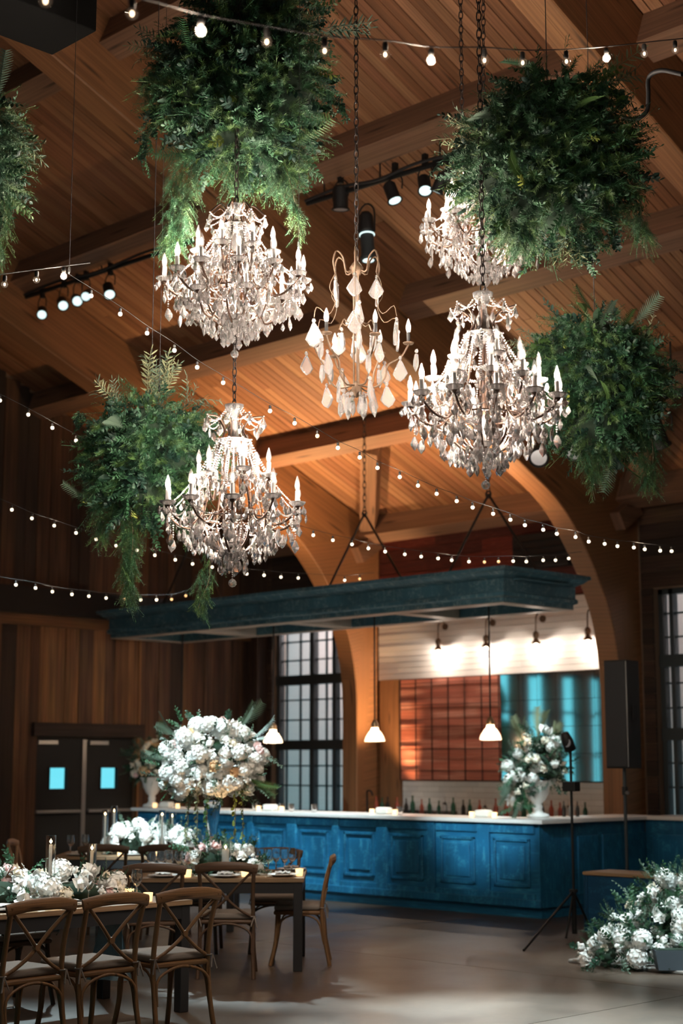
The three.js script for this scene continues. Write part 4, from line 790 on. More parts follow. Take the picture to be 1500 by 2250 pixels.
function pipe(label, a, b) {
  const t = thing('lighting_pipe', label, 'pipe', a), d = b.clone().sub(a);
  mesh('pipe', rod(V(0, 0, 0), d, 0.028, 10), M.blackSteel, t);
  mesh('cable_wrap', tube([V(0, 0.02, 0.03), d.clone().multiplyScalar(0.25).add(V(0, 0.05, 0.03)), d.clone().multiplyScalar(0.5).add(V(0, 0.0, 0.04)), d.clone().multiplyScalar(0.75).add(V(0, 0.05, 0.03)), d.clone().add(V(0, 0.02, 0.03))], 0.018, 30, 5), M.cable, t);
  for (const u of [0.12, 0.5, 0.88]) { const p = d.clone().multiplyScalar(u); mesh('hanger', rod(p, V(p.x, p.y + 0.55, p.z), 0.01, 5), M.blackSteel, t); }
}
const T1 = { x: -9.28, z0: -7.3, z1: -4.4, w: 1.0 };
const t1c = V(T1.x, 0.76, -6.2), t2c = fromCam(-1.1, 0.95, 14.05), t3c = fromCam(-2.05, 0.95, 17.05), vaseTop = fromCam(-1.12, 1.7, 14.0);
{
  pipe('black lighting pipe under the purlin left of the upper chandelier', onPipe(45, 657), onPipe(425, 530));
  pipe('black lighting pipe under the purlin behind the bronze chandelier', onPipe(675, 447), onPipe(1010, 343));
  const below = (px, py, dy = 0.0) => { const p = onPipe(px, py); p.y += dy; return p; };
  stageLight('lit stage light at the far left end of the left pipe', below(92, 692), V(T1.x, 0.85, -5.9), 1, 1, 200, 0.14);
  stageLight('lit stage light, second from the pipe end above the left timber rafter', below(139, 672), V(-6.5, 0, -6.4), 1, 1.05, 50, 0.22);
  stageLight('brightest stage light of the left pipe, facing the hall', below(170, 662), V(-4, 1.0, -5), 1, 1.05, 40, 0.25);
  stageLight('stage light turned sideways beside the brightest one on the left pipe', below(188, 652), V(-8, 0.2, -2.5), 1, 0.95, 30, 0.22);
  stageLight('stage light pointing straight down near the right end of the left pipe', below(241, 648), vaseTop, 1, 1.1, 560, 0.1);
  stageLight('unlit stage light at the left end of the right pipe', below(748, 462), V(-12, 0, -12), 0, 1.3);
  stageLight('lit stage light right of the bronze chandelier chain', below(868, 442), V(-7.6, 0.3, -11.6), 1, 1.1, 260, 0.13);
  stageLight('dazzling stage light beside the half hidden chandelier', below(934, 420), V(-6.7, 0, -8.3), 1, 1.05, 1000, 0.22);
  stageLight('second dazzling stage light next to the half hidden chandelier', below(958, 423), t3c, 1, 1, 460, 0.08);
  stageLight('tilted stage light partly behind chandelier candles', below(987, 408), V(-11.9, 1.5, -15.0), 1, 0.8, 300, 0.1);
  // pipes out of view on the viewer's side of the chandeliers
  pipe('black lighting pipe overhead beyond the left picture edge', V(-12, 7.5, -3), V(-7.6, 7.5, -3));
  pipe('black lighting pipe overhead beyond the right picture edge', V(-3.2, 7.4, -9), V(-0.8, 7.4, -9));
  stageLight('front stage light aimed at the tall vase bouquet', V(-9.4, 7.1, -3), V(vaseTop.x, 1.42, vaseTop.z), 1, 1, 430, 0.105);
  stageLight('front stage light aimed at the near table runner', V(-9.0, 7.1, -3), V(T1.x - 0.05, 0.85, -6.0), 1, 1, 360, 0.11);
  stageLight('front stage light aimed at the rear table', V(-10.2, 7.1, -3), t3c, 1, 1, 650, 0.07);
  stageLight('front stage light aimed at the left half of the bar', V(-11.2, 7.1, -3), V(-16.5, 0.6, -14.3), 1, 1, 230, 0.2);
  stageLight('front stage light aimed at the floor flowers', V(-2.8, 7.0, -9), V(-7.6, 0.35, -11.6), 1, 1, 300, 0.13);
  stageLight('front stage light aimed at the right bar urn and bar end', V(-7.9, 7.1, -3), V(-12.0, 1.3, -14.6), 1, 1, 800, 0.085);
  const e = below(803, 468);
  const t = thing('profile_spotlight', 'long black profile spotlight hanging behind the bronze chandelier chain', 'spotlight', e), q = new THREE.Quaternion().setFromUnitVectors(V(0, -1, 0), V(0.12, -1, 0.05).normalize());
  const parts = [['housing', lathe([[0.001, 0], [0.05, 0], [0.075, -0.04], [0.08, -0.2], [0.07, -0.24], [0.001, -0.24]], 16), M.blackPlastic], ['lens_tube', lathe([[0.06, -0.24], [0.072, -0.26], [0.072, -0.48], [0.085, -0.5], [0.085, -0.54], [0.06, -0.54]], 16), M.steelBlue], ['lens', new THREE.CylinderGeometry(0.07, 0.07, 0.008, 18).translate(0, -0.53, 0), M.lens], ['gobo_slot', new THREE.TorusGeometry(0.076, 0.008, 6, 18).rotateX(Math.PI / 2).translate(0, -0.25, 0), M.lens], ['yoke', tube([[-0.11, -0.25, 0], [-0.11, 0.02, 0], [0, 0.1, 0], [0.11, 0.02, 0], [0.11, -0.25, 0]], 0.01, 16, 5), M.blackSteel]];
  for (const [n, g, m] of parts) mesh(n, g, m, t).quaternion.copy(q);
  { const a = V(-15.2, 0.4, -14.2), s = new THREE.SpotLight(COOL, 330, 0, 0.24, 0.7); s.position.set(e.x + 0.08, e.y - 0.6, e.z + 0.05); s.target.position.copy(a); s.castShadow = true; scene.add(s, s.target); }
  // unlit lights under the right greenery
  [[1183, 985, 'white faced round stage light left of the trailing fern'], [1262, 985, 'white faced round stage light half covered by fern'], [1345, 980, 'round stage light showing through fern tips']].forEach(([x, y, l], i) => { const q = at(1130, 935, 16.6), p = onZ(x, y, q.z); stageLight(l, V(p.x, q.y - 0.4, q.z), at(x - 60, y + 600, 11), 0, 1.5); });
  { const q = at(1130, 935, 16.6), p = onZ(1452, 985, q.z); stageLight('matte black stage light hanging right of the trailing ferns', V(p.x, q.y - 0.5, q.z), V(p.x, 0, q.z - 3), 0, 1.5); }
  const a = at(1130, 935, 16.6), b = onZ(1530, 925, a.z);
  pipe('black lighting pipe hidden behind the right greenery', a, V(b.x, a.y, a.z));
}
{ // slack black cable on the right rafter
  const t = thing('power_cable', 'thick black cable looping down the right roof rafter', 'cable', at(1498, 163, 9.5)), o = t.position, p = (x, y, d) => at(x, y, d).sub(o);
  mesh('cable_run', tube([p(1498, 163, 9.5), p(1450, 155, 9.6), p(1425, 170, 9.7), p(1424, 210, 9.7), p(1420, 245, 9.7), p(1395, 262, 9.7), p(1365, 258, 9.7)], 0.016, 40, 6), M.cable, t);
}
for (const [x, y0, y1, d, l] of [[152, 130, 600, 9, 'thin steel wire hanging to the short globe string'], [350, 370, 860, 10.6, 'thin steel wire with a snap hook left of the upper chandelier'], [656, 390, 545, 9.2, 'pale thin wire beside the right side of the upper chandelier']]) {
  const a = at(x, y1, d), t = thing('support_wire', l, 'wire', a);
  mesh('wire', rod(V(0, 0, 0), V(0, roofY(a.z) - a.y - 0.03, 0), 0.0022, 4), M.cable, t);
  mesh('snap_hook', new THREE.TorusGeometry(0.012, 0.003, 5, 10).scale(0.8, 1.8, 1).translate(0, 0.02, 0), M.blackSteel, t);
}
// the lamp that lights the roof over the bar
{
  for (const [x, p] of [[-16.3, 60], [-13.4, 60]]) {
    const t = thing('canopy_uplight', x < -15 ? 'hidden uplight on top of the canopy near the left arch' : 'hidden uplight on top of the canopy near the right arch', 'lamp', [x, CY + 0.4, -15.0], 0, 'uplights on the canopy');
    mesh('housing', lathe([[0.001, 0], [0.09, 0], [0.1, 0.02], [0.1, 0.09], [0.085, 0.09], [0.08, 0.05], [0.001, 0.05]], 18), M.blackPlastic, t);
    mesh('lens', new THREE.CylinderGeometry(0.08, 0.08, 0.006, 18).translate(0, 0.075, 0), M.lampGlow, t);
    const s = new THREE.SpotLight(AMBER, p, 0, 1.25, 0.8); s.position.set(x, CY + 0.5, -15.0); s.target.position.set(x, 9, -15.6); s.castShadow = true; s.shadow.radius = 4; scene.add(s, s.target);
  }
}

{ // amber uplight behind the bar that paints the left arch
  const t = thing('arch_uplight', 'hidden amber uplight behind the bar at the foot of the left arch', 'lamp', [-15.9, 0.9415, -17.0], 0);
  t.position.set(-16.2, 0.9425, -17.72);
  mesh('housing', lathe([[0.001, 0], [0.07, 0], [0.075, 0.02], [0.075, 0.08], [0.06, 0.08], [0.056, 0.05], [0.001, 0.05]], 16), M.blackPlastic, t);
  mesh('lens', new THREE.CylinderGeometry(0.056, 0.056, 0.006, 16).translate(0, 0.065, 0), M.lampGlow, t);
  const s = new THREE.SpotLight(AMBER, 80, 0, 0.5, 0.8); s.position.set(-16.2, 1.05, -17.72); s.target.position.set(-17.15, 3.9, -17.3); s.castShadow = true; s.shadow.radius = 3; scene.add(s, s.target);
}
// ---------------------------------------------------------------- chairs and tables
function makeChair(label, wood) {
  const t = thing('cross_back_chair', label, 'chair');
  const W = 0.215, seatY = 0.46, g = (geo, ax = 'y') => grainUV(geo, ax, rnd(), rnd(), 0.8, 3);
  mesh('seat', g(rbox(0.43, 0.035, 0.43, 0.015, 0, seatY - 0.018, 0), 'x'), wood, t);
  mesh('cushion', new RoundedBoxGeometry(0.42, 0.05, 0.4, 3, 0.022).translate(0, seatY + 0.026, -0.01), M.cushion, t);
  for (const s of [-1, 1]) {
    mesh('back_leg', g(tube([[s * 0.225, 0, 0.27], [s * 0.215, 0.22, 0.225], [s * W, seatY, 0.2], [s * 0.212, 0.66, 0.225], [s * 0.222, 0.88, 0.285]], 0.017, 22, 7)), wood, t);
    mesh('front_leg', g(tube([[s * 0.215, 0, -0.24], [s * 0.2, 0.2, -0.195], [s * 0.19, seatY - 0.02, -0.18]], 0.017, 12, 7)), wood, t);
    mesh('cross_strap', g(tube([[s * -0.2, 0.84, 0.275], [s * -0.08, 0.72, 0.25], [s * 0.03, 0.6, 0.23], [s * 0.12, 0.53, 0.215], [s * 0.2, 0.485, 0.2]], 0.012, 18, 6)), wood, t);
    mesh('side_arch', g(tube([[s * 0.215, 0.18, 0.22], [s * 0.208, 0.38, 0.16], [s * 0.2, 0.425, 0], [s * 0.2, 0.38, -0.14], [s * 0.2, 0.18, -0.19]], 0.009, 18, 5)), wood, t);
    const tie = mesh('cushion_tie', merge([rod(V(s * 0.225, 0.49, 0.235), V(s * 0.25, 0.4, 0.25), 0.006, 4), rod(V(s * 0.225, 0.49, 0.235), V(s * 0.2, 0.41, 0.255), 0.006, 4), new THREE.TorusGeometry(0.022, 0.005, 4, 10).rotateX(Math.PI / 2).translate(s * W, 0.485, 0.205)]), M.cushion, t); tie.name = 'cushion_tie';
  }
  for (const [z, y] of [[0.235, 0.2], [-0.2, 0.2]]) mesh('bent_arch', g(tube([[-0.205, y, z], [-0.19, 0.36, z * 0.95], [0, 0.43, z * 0.92], [0.19, 0.36, z * 0.95], [0.205, y, z]], 0.01, 20, 5)), wood, t);
  mesh('strap_boss', new THREE.CylinderGeometry(0.02, 0.02, 0.03, 10).rotateX(Math.PI / 2).translate(0, 0.635, 0.237), wood, t);
  const rail = new THREE.CatmullRomCurve3([V(-0.25, 0.862, 0.275), V(-0.13, 0.885, 0.302), V(0, 0.89, 0.31), V(0.13, 0.885, 0.302), V(0.25, 0.862, 0.275)]);
  const rs = new THREE.Shape(); rs.absellipse(0, 0, 0.015, 0.036, 0, Math.PI * 2);
  mesh('top_rail', g(new THREE.ExtrudeGeometry(new THREE.Shape(rs.getPoints(8).map((p) => new THREE.Vector2(p.y, p.x))), { steps: 16, extrudePath: rail, bevelEnabled: false }), 'x'), wood, t);
  return t;
}
seed = 801;
const R45 = Math.PI / 4;
const c0 = makeChair('brown cross-back chair at the long near table, closest to its right end', M.chairWood);
c0.position.set(-8.27, 0, -6.63); c0.rotation.y = Math.PI / 2 - 0.06;
copyOf(c0, [-8.27, 0, -6.03], Math.PI / 2 + 0.02, 'brown cross-back chair in the middle of the near table row, between two alike');
copyOf(c0, [-8.27, 0, -5.48], Math.PI / 2 + 0.05, 'brown cross-back chair at the near table under the floral runner\'s pink roses');
const d0 = makeChair('dark cross-back chair facing away at the table with the tall vase', M.chairDark);
{ const p = fromCam(-0.93, 0, 13.3); d0.position.copy(p); d0.rotation.y = R45; }
const gp = (x, d) => fromCam(x, 0, d);
copyOf(d0, gp(-1.5, 13.15), R45 + 0.03, 'dark cross-back chair behind the near table\'s right end chair');
{ const e = copyOf(c0, gp(-0.37, 14.1), R45 + Math.PI / 2, 'brown cross-back chair seen in profile at the end of the tall vase table'); e.position.y = 0; }
copyOf(d0, gp(-0.62, 14.95), R45 + Math.PI, 'dark chair on the bar side of the tall vase table, rail behind wine glasses');
copyOf(d0, gp(-1.35, 14.95), R45 + Math.PI, 'dark chair on the bar side of the tall vase table, behind its flowers');
copyOf(d0, [-9.98, 0, -6.6], -Math.PI / 2, 'dark chair across the near table, opposite its right end');
copyOf(d0, [-9.98, 0, -5.9], -Math.PI / 2, 'dark chair across the near table, opposite the middle of the row');
copyOf(d0, gp(-2.35, 16.15), R45, 'dark chair drawn up to the rear table, left of two');
copyOf(d0, gp(-1.75, 16.15), R45, 'dark chair drawn up to the rear table, right of two');
copyOf(c0, gp(-3.2, 17.0), R45 - Math.PI / 2, 'light brown chair at the left end of the rear table near the doors');
function makeTable(label, L, Wd, pos, turn) {
  const t = thing('dining_table', label, 'table', pos, turn), n = 6;
  for (let i = 0; i < n; i++) mesh('top_plank', grainUV(rbox(L, 0.035, Wd / n - 0.003, 0.004, 0, 0.7425, -Wd / 2 + (i + 0.5) * Wd / n), 'x', rnd(), rnd(), 0.5, 2), M.tableTop, t);
  mesh('apron', merge([box(L - 0.04, 0.09, 0.03, 0, 0.68, Wd / 2 - 0.03), box(L - 0.04, 0.09, 0.03, 0, 0.68, -Wd / 2 + 0.03), box(0.03, 0.09, Wd - 0.06, L / 2 - 0.03, 0.68, 0), box(0.03, 0.09, Wd - 0.06, -L / 2 + 0.03, 0.68, 0)]), M.tableDark, t);
  for (const sx of [-1, 1]) for (const sz of [-1, 1]) mesh('leg', rbox(0.075, 0.725, 0.075, 0.006, sx * (L / 2 - 0.05), 0.3625, sz * (Wd / 2 - 0.05)), M.tableDark, t);
  return t;
}
makeTable('long dark table under the low white and pink floral runner', T1.z1 - T1.z0, T1.w, [T1.x, 0, (T1.z0 + T1.z1) / 2], Math.PI / 2);
makeTable('dark legged table carrying the tall glass vase of white flowers', 1.75, 1.15, gp(-1.19, 14.06), R45);
makeTable('rear table with white flowers near the black doors', 1.9, 1.0, gp(-2.05, 17.15), R45);
{ // runners of linen hanging over the table edges
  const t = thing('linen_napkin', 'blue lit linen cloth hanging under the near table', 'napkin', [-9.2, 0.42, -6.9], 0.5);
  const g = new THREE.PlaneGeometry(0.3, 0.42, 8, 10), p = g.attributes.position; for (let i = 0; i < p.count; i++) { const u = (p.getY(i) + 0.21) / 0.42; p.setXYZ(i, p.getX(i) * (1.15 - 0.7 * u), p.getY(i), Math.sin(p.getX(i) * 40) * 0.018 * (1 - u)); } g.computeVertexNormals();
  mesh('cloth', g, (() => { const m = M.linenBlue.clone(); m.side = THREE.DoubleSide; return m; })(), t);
}

// ---------------------------------------------------------------- flowers
seed = 901;
const petal = (l, w, cup) => leafGeo(l, w, 0.45, cup);
function roseGeo(r) {
  const parts = [], rings = [[4, 0.5, 1.3, 0.25], [6, 0.75, 0.8, 0.5], [7, 0.95, 0.35, 0.75]];
  for (const [n, len, el, w] of rings) for (let k = 0; k < n; k++) { const a = k / n * 6.283 + el, d = V(Math.cos(a) * Math.cos(el), Math.sin(el), Math.sin(a) * Math.cos(el)); parts.push(placeG(petal(r * len * 1.15, r * 1.15 * w + r * 0.25, -0.45), V(d.x * r * 0.1, -r * 0.35, d.z * r * 0.1), facing(d.clone().add(V(0, 0.5, 0)), 0))); }
  parts.push(new THREE.IcosahedronGeometry(r * 0.62, 1).scale(1, 0.8, 1));
  return merge(parts);
}
function hydrangeaGeo(r) {
  const parts = [new THREE.IcosahedronGeometry(r * 0.78, 1)];
  for (let i = 0; i < 46; i++) { const y = 1 - 2 * (i + 0.5) / 46, s = Math.sqrt(1 - y * y), a = i * 2.39996, d = V(Math.cos(a) * s, y, Math.sin(a) * s), q = facing(d, rr(0, 3)), w = r * 0.26; const pts = [[w, 0, 0], [0, 0, w], [-w, 0, 0], [0, 0, -w]].map(([x, z0, z]) => V(x, r * 0.06, z)); const c = V(0, 0, 0); const L = []; for (let k = 0; k < 4; k++) { const A = pts[k], B = A.clone().applyAxisAngle(V(0, 1, 0), 0.8), C = A.clone().applyAxisAngle(V(0, 1, 0), -0.8); B.multiplyScalar(0.6); C.multiplyScalar(0.6); L.push(c.x, c.y, c.z, B.x, B.y, B.z, A.x, A.y, A.z, c.x, c.y, c.z, A.x, A.y, A.z, C.x, C.y, C.z); } const g = tri(L); g.applyQuaternion(q); parts.push(g.translate(d.x * r * 0.82, d.y * r * 0.82, d.z * r * 0.82)); }
  return merge(parts);
}
function budGeo(r) { const parts = [new THREE.IcosahedronGeometry(r * 0.75, 1)]; for (let i = 0; i < 9; i++) { const p = V(rr(-1, 1), rr(-0.8, 0.8), rr(-1, 1)).multiplyScalar(r); parts.push(new THREE.IcosahedronGeometry(r * 0.34, 0).translate(p.x, p.y, p.z)); } return merge(parts); }
function spikeGeo(l) { const parts = []; for (let i = 0; i < 14; i++) { const u = i / 13, a = i * 2.4, r = 0.016 * (1.15 - u); parts.push(new THREE.IcosahedronGeometry(r * 0.9, 0).translate(Math.cos(a) * r, u * l, Math.sin(a) * r)); } parts.push(rod(V(0, -l * 0.4, 0), V(0, l, 0), 0.003, 4)); return merge(parts); }
const BL = { rose: roseGeo(0.05), roseBig: roseGeo(0.062), hyd: hydrangeaGeo(0.075), bud: budGeo(0.035), spike: spikeGeo(0.2) };
// blobs as for the greenery; mix: [kind, material, count, smallest, largest]
function arrangement(o) {
  seed = o.seed;
  const t = thing('flower_arrangement', o.label, 'flowers', o.pos, o.turn ?? R45);
  const blobs = o.blobs, vol = blobs.map((b) => b[3] * b[4] * (b[5] + 0.05)), tot = vol.reduce((a, b) => a + b, 0);
  for (const [x, y, z, a, b, c] of blobs) mesh('foam_core', new THREE.IcosahedronGeometry(1, 1).scale(a * (o.core ?? 0.5), b * (o.core ?? 0.5), c * (o.core ?? 0.5)).translate(x, y, z), M.moss, t);
  const surf = (k0, k1, up) => { let r = rnd() * tot, i = 0; while (i < blobs.length - 1 && (r -= vol[i]) > 0) i++; const [x, y, z, a, b, c] = blobs[i]; const u = rr(up, 1), th = rr(0, 6.283), s = Math.sqrt(1 - u * u), k = rr(k0, k1), d = V(s * Math.cos(th), u, s * Math.sin(th)); return [V(x + d.x * a * k, y + d.y * b * k, z + d.z * c * k), d]; };
  const up = o.up ?? -0.9, taken = [];
  for (const [kind, mat, n, s0, s1] of o.mix) for (let i = 0; i < n; i++) {
    let p, d; for (let tries = 0; tries < 14; tries++) { [p, d] = surf(0.82, 1.0, up); if (taken.every((q) => q.distanceTo(p) > (o.gap ?? 0.075))) break; }
    taken.push(p);
    const m = mesh(kind === 'spike' ? 'flower_spike' : kind === 'bud' ? 'bud_cluster' : 'bloom', BL[kind], mat, t); m.position.copy(p); m.quaternion.copy(facing(kind === 'spike' ? d.clone().add(V(0, 0.5, 0)) : d.clone().add(V(rr(-0.3, 0.3), 0.2, rr(-0.3, 0.3))), rr(0, 6))); m.scale.setScalar(rr(s0, s1));
  }
  const lf = [[], [], []], pl = [];
  for (let i = 0; i < o.leaves; i++) { const [p, d] = surf(0.55, o.out ?? 1.0, -1); lf[i % 3].push(xf(p, facing(V(d.x + rr(-0.5, 0.5), d.y + rr(-0.4, 0.5), d.z + rr(-0.5, 0.5)), rr(0, 6)), rr(0.4, 0.8))); }
  for (let i = 0; i < (o.plumes ?? 0); i++) { const [p, d] = surf(0.7, 1.05, -1); pl.push(xf(p, facing(V(d.x + rr(-0.5, 0.5), d.y + rr(-0.6, 0.3), d.z + rr(-0.5, 0.5)), rr(0, 6)), rr(0.4, 0.8))); }
  lf.forEach((x, k) => x.length && instances('filler_leaves', F.sprig[k], [M.leaf[1], M.leafGrey, M.leaf[0]][k], x, t));
  if (pl.length) instances('feathery_fern', F.plume, M.leaf[1], pl, t);
  for (const [a, b, n, mat] of o.trails || []) {
    const A = V(...a), B = V(...b), leaves = []; mesh('trailing_stem', tube([A, A.clone().lerp(B, 0.5).add(V(0.01, 0, 0.01)), B], 0.003, 8, 4), M.stem, t);
    for (let i = 0; i < n; i++) { const p = A.clone().lerp(B, (i + rnd()) / n); leaves.push(placeG(F.bigLeaf, p, facing(V(rr(-1, 1), -0.7, rr(-1, 1)), rr(0, 6)), rr(0.3, 0.55))); }
    mesh('trailing_leaves', merge(leaves), mat, t).userData.kind = 'stuff';
  }
  for (const [p, d, s, mat] of o.blades || []) for (let i = 0; i < 3; i++) { const m = mesh('foliage_spray', F.fern, mat, t); m.position.set(...p); m.quaternion.copy(facing(V(d[0] + rr(-0.2, 0.2), d[1] + rr(-0.2, 0.2), d[2] + rr(-0.2, 0.2)), rr(0, 6))); m.scale.setScalar(s * rr(0.85, 1.15)); }
  return t;
}
const W = M.petalWhite, C = M.petalCream, PK = M.petalPink, PE = M.petalPeach;
// low runner on the near table
arrangement({ seed: 911, pos: [T1.x, 0.76, -5.6], turn: Math.PI / 2, label: 'low runner of white and blush flowers along the near table', gap: 0.065, up: -0.1, leaves: 170, plumes: 40,
  blobs: [[1.05, 0.06, 0, 0.42, 0.16, 0.24], [0.4, 0.08, 0, 0.5, 0.18, 0.26], [-0.3, 0.08, 0, 0.5, 0.18, 0.26], [-0.9, 0.06, 0, 0.4, 0.16, 0.24]],
  mix: [['hyd', W, 44, 0.85, 1.25], ['roseBig', W, 36, 0.9, 1.3], ['rose', C, 20, 0.9, 1.3], ['roseBig', PK, 14, 0.8, 1.1], ['bud', W, 14, 0.7, 1.1], ['spike', W, 7, 0.5, 0.8]], trails: [] });
// tall vase
const vBase = fromCam(-1.13, 0.76, 14.0);
{
  const t = thing('glass_vase', 'tall clear trumpet vase under the big white bouquet', 'vase', vBase);
  mesh('vase_body', lathe([[0.001, 0], [0.075, 0.0], [0.08, 0.01], [0.03, 0.05], [0.026, 0.16], [0.045, 0.4], [0.08, 0.62], [0.086, 0.64], [0.08, 0.63], [0.042, 0.4], [0.022, 0.18], [0.001, 0.12]], 20), M.glass, t);
}
arrangement({ seed: 922, pos: [vBase.x, 0.76 + 0.98, vBase.z], label: 'big round bouquet of white hydrangeas and roses on the tall vase', gap: 0.075, up: -0.85, leaves: 170, plumes: 60, out: 1.15,
  blobs: [[0, 0.02, 0, 0.43, 0.34, 0.4], [0.08, -0.12, 0, 0.36, 0.24, 0.34], [-0.12, -0.1, 0, 0.34, 0.24, 0.32]],
  mix: [['hyd', W, 66, 0.9, 1.3], ['roseBig', W, 56, 0.85, 1.25], ['rose', C, 12, 0.9, 1.2], ['roseBig', PK, 10, 0.8, 1.1], ['bud', W, 22, 0.8, 1.3], ['roseBig', PE, 5, 0.8, 1.0]],
  trails: [[[-0.2, -0.25, 0.1], [-0.22, -0.78, 0.1], 26, M.leafPale], [[-0.12, -0.28, 0.14], [-0.13, -0.82, 0.14], 26, M.leafPale], [[-0.04, -0.3, 0.12], [-0.05, -0.74, 0.12], 22, M.leaf[3]], [[0.2, -0.26, 0.1], [0.2, -0.66, 0.1], 18, M.leafYellow], [[0.26, -0.24, 0.06], [0.27, -0.76, 0.06], 26, M.leafYellow]],
  blades: [[[0.2, 0.25, 0], [0.7, 0.8, 0.1], 1.0, M.leafGrey], [[0.28, 0.15, 0], [1, 0.5, 0.1], 1.0, M.leaf[1]], [[-0.3, 0.2, 0], [-0.9, 0.5, 0.1], 0.9, M.leafGrey], [[0.3, -0.15, 0.1], [0.9, -0.6, 0.2], 0.9, M.leaf[3]], [[-0.34, 0, 0], [-1, -0.1, 0.2], 0.9, M.leafGrey]] });
arrangement({ seed: 913, pos: fromCam(-1.08, 0.76, 13.95), label: 'low cluster of white and pink blooms at the foot of the tall vase', gap: 0.06, up: -0.2, leaves: 90, plumes: 30,
  blobs: [[-0.08, 0.12, 0.05, 0.2, 0.16, 0.18], [0.22, 0.1, 0.02, 0.16, 0.15, 0.16]], mix: [['roseBig', W, 8, 0.8, 1.1], ['hyd', W, 6, 0.7, 1], ['rose', PK, 7, 0.9, 1.2], ['bud', W, 8, 0.7, 1.1], ['rose', C, 4, 0.8, 1.1]] });
arrangement({ seed: 914, pos: fromCam(-2.05, 0.76, 17.05), label: 'mound of white flowers on the rear table between the glass candle holders', gap: 0.07, up: -0.1, leaves: 110, plumes: 20,
  blobs: [[-0.15, 0.12, 0, 0.3, 0.22, 0.22], [0.2, 0.1, 0, 0.28, 0.2, 0.22]], mix: [['hyd', W, 22, 0.85, 1.3], ['roseBig', W, 16, 0.8, 1.2], ['bud', W, 10, 0.8, 1.2], ['rose', PK, 4, 0.8, 1.1], ['spike', W, 5, 0.6, 0.9]] });
// urns on the bar
const urnGeo = lathe([[0.001, 0], [0.13, 0], [0.135, 0.02], [0.12, 0.04], [0.07, 0.055], [0.05, 0.09], [0.06, 0.13], [0.045, 0.16], [0.085, 0.2], [0.13, 0.28], [0.145, 0.36], [0.165, 0.4], [0.185, 0.42], [0.18, 0.43], [0.15, 0.41], [0.12, 0.3], [0.001, 0.28]], 22);
const uR = fromCam(2.3, BH + 0.047, 18.75), uL = (() => { const p = onZ(333, 1785, BZ - 0.3); p.y = BH + 0.047; return p; })();
for (const [p, l] of [[uR, 'pale stone urn standing on the right corner of the bar'], [uL, 'pale stone urn at the left end of the bar, near the doors']]) { const t = thing('stone_urn', l, 'urn', p); mesh('urn_body', urnGeo, M.urn, t); }
arrangement({ seed: 915, pos: [uR.x, uR.y + 0.62, uR.z], label: 'airy white bouquet with tall stems in the right bar urn', gap: 0.085, up: -0.7, leaves: 260, plumes: 50, out: 1.2,
  blobs: [[0, 0.0, 0, 0.3, 0.26, 0.28], [0.14, -0.08, 0, 0.26, 0.2, 0.24], [-0.16, -0.08, 0, 0.24, 0.22, 0.22], [-0.22, -0.34, 0.1, 0.12, 0.22, 0.12], [0.05, 0.22, 0, 0.2, 0.24, 0.2]],
  mix: [['roseBig', W, 14, 1.0, 1.6], ['hyd', W, 12, 0.9, 1.3], ['rose', C, 8, 0.9, 1.3], ['bud', C, 16, 0.8, 1.2]],
  trails: [[[-0.24, -0.3, 0.12], [-0.2, -0.52, 0.14], 20, M.leafGrey]],
  blades: [[[0.02, 0.3, 0], [0.05, 1, 0], 1.1, M.leafPale], [[0.15, 0.22, 0], [0.45, 1, 0], 1.1, M.leafPale], [[-0.14, 0.2, 0], [-0.35, 1, 0], 1.1, M.leafPale], [[-0.26, -0.1, 0.1], [-0.5, -0.9, 0.2], 1.2, M.leafGrey], [[-0.2, -0.2, 0.1], [-0.2, -1, 0.2], 1.2, M.leaf[1]]] });
arrangement({ seed: 916, pos: [uL.x, uL.y + 0.66, uL.z], label: 'cream and peach bouquet in the left bar urn beside the doors', gap: 0.085, up: -0.7, leaves: 200, plumes: 30, out: 1.2,
  blobs: [[0, 0.02, 0, 0.28, 0.3, 0.26], [0.12, -0.1, 0, 0.22, 0.22, 0.22], [-0.12, -0.05, 0, 0.2, 0.24, 0.2]],
  mix: [['roseBig', C, 16, 0.9, 1.3], ['roseBig', PE, 8, 1.0, 1.4], ['hyd', C, 8, 0.8, 1.2], ['bud', C, 10, 0.8, 1.2], ['rose', PK, 5, 0.8, 1.1]],
  blades: [[[0.08, 0.28, 0], [0.3, 1, 0], 1.0, M.leaf[1]], [[-0.2, 0.05, 0], [-1, 0.4, 0.1], 0.9, M.leafGrey], [[0.2, 0.0, 0.1], [1, 0.1, 0.2], 0.9, M.leaf[3]]] });
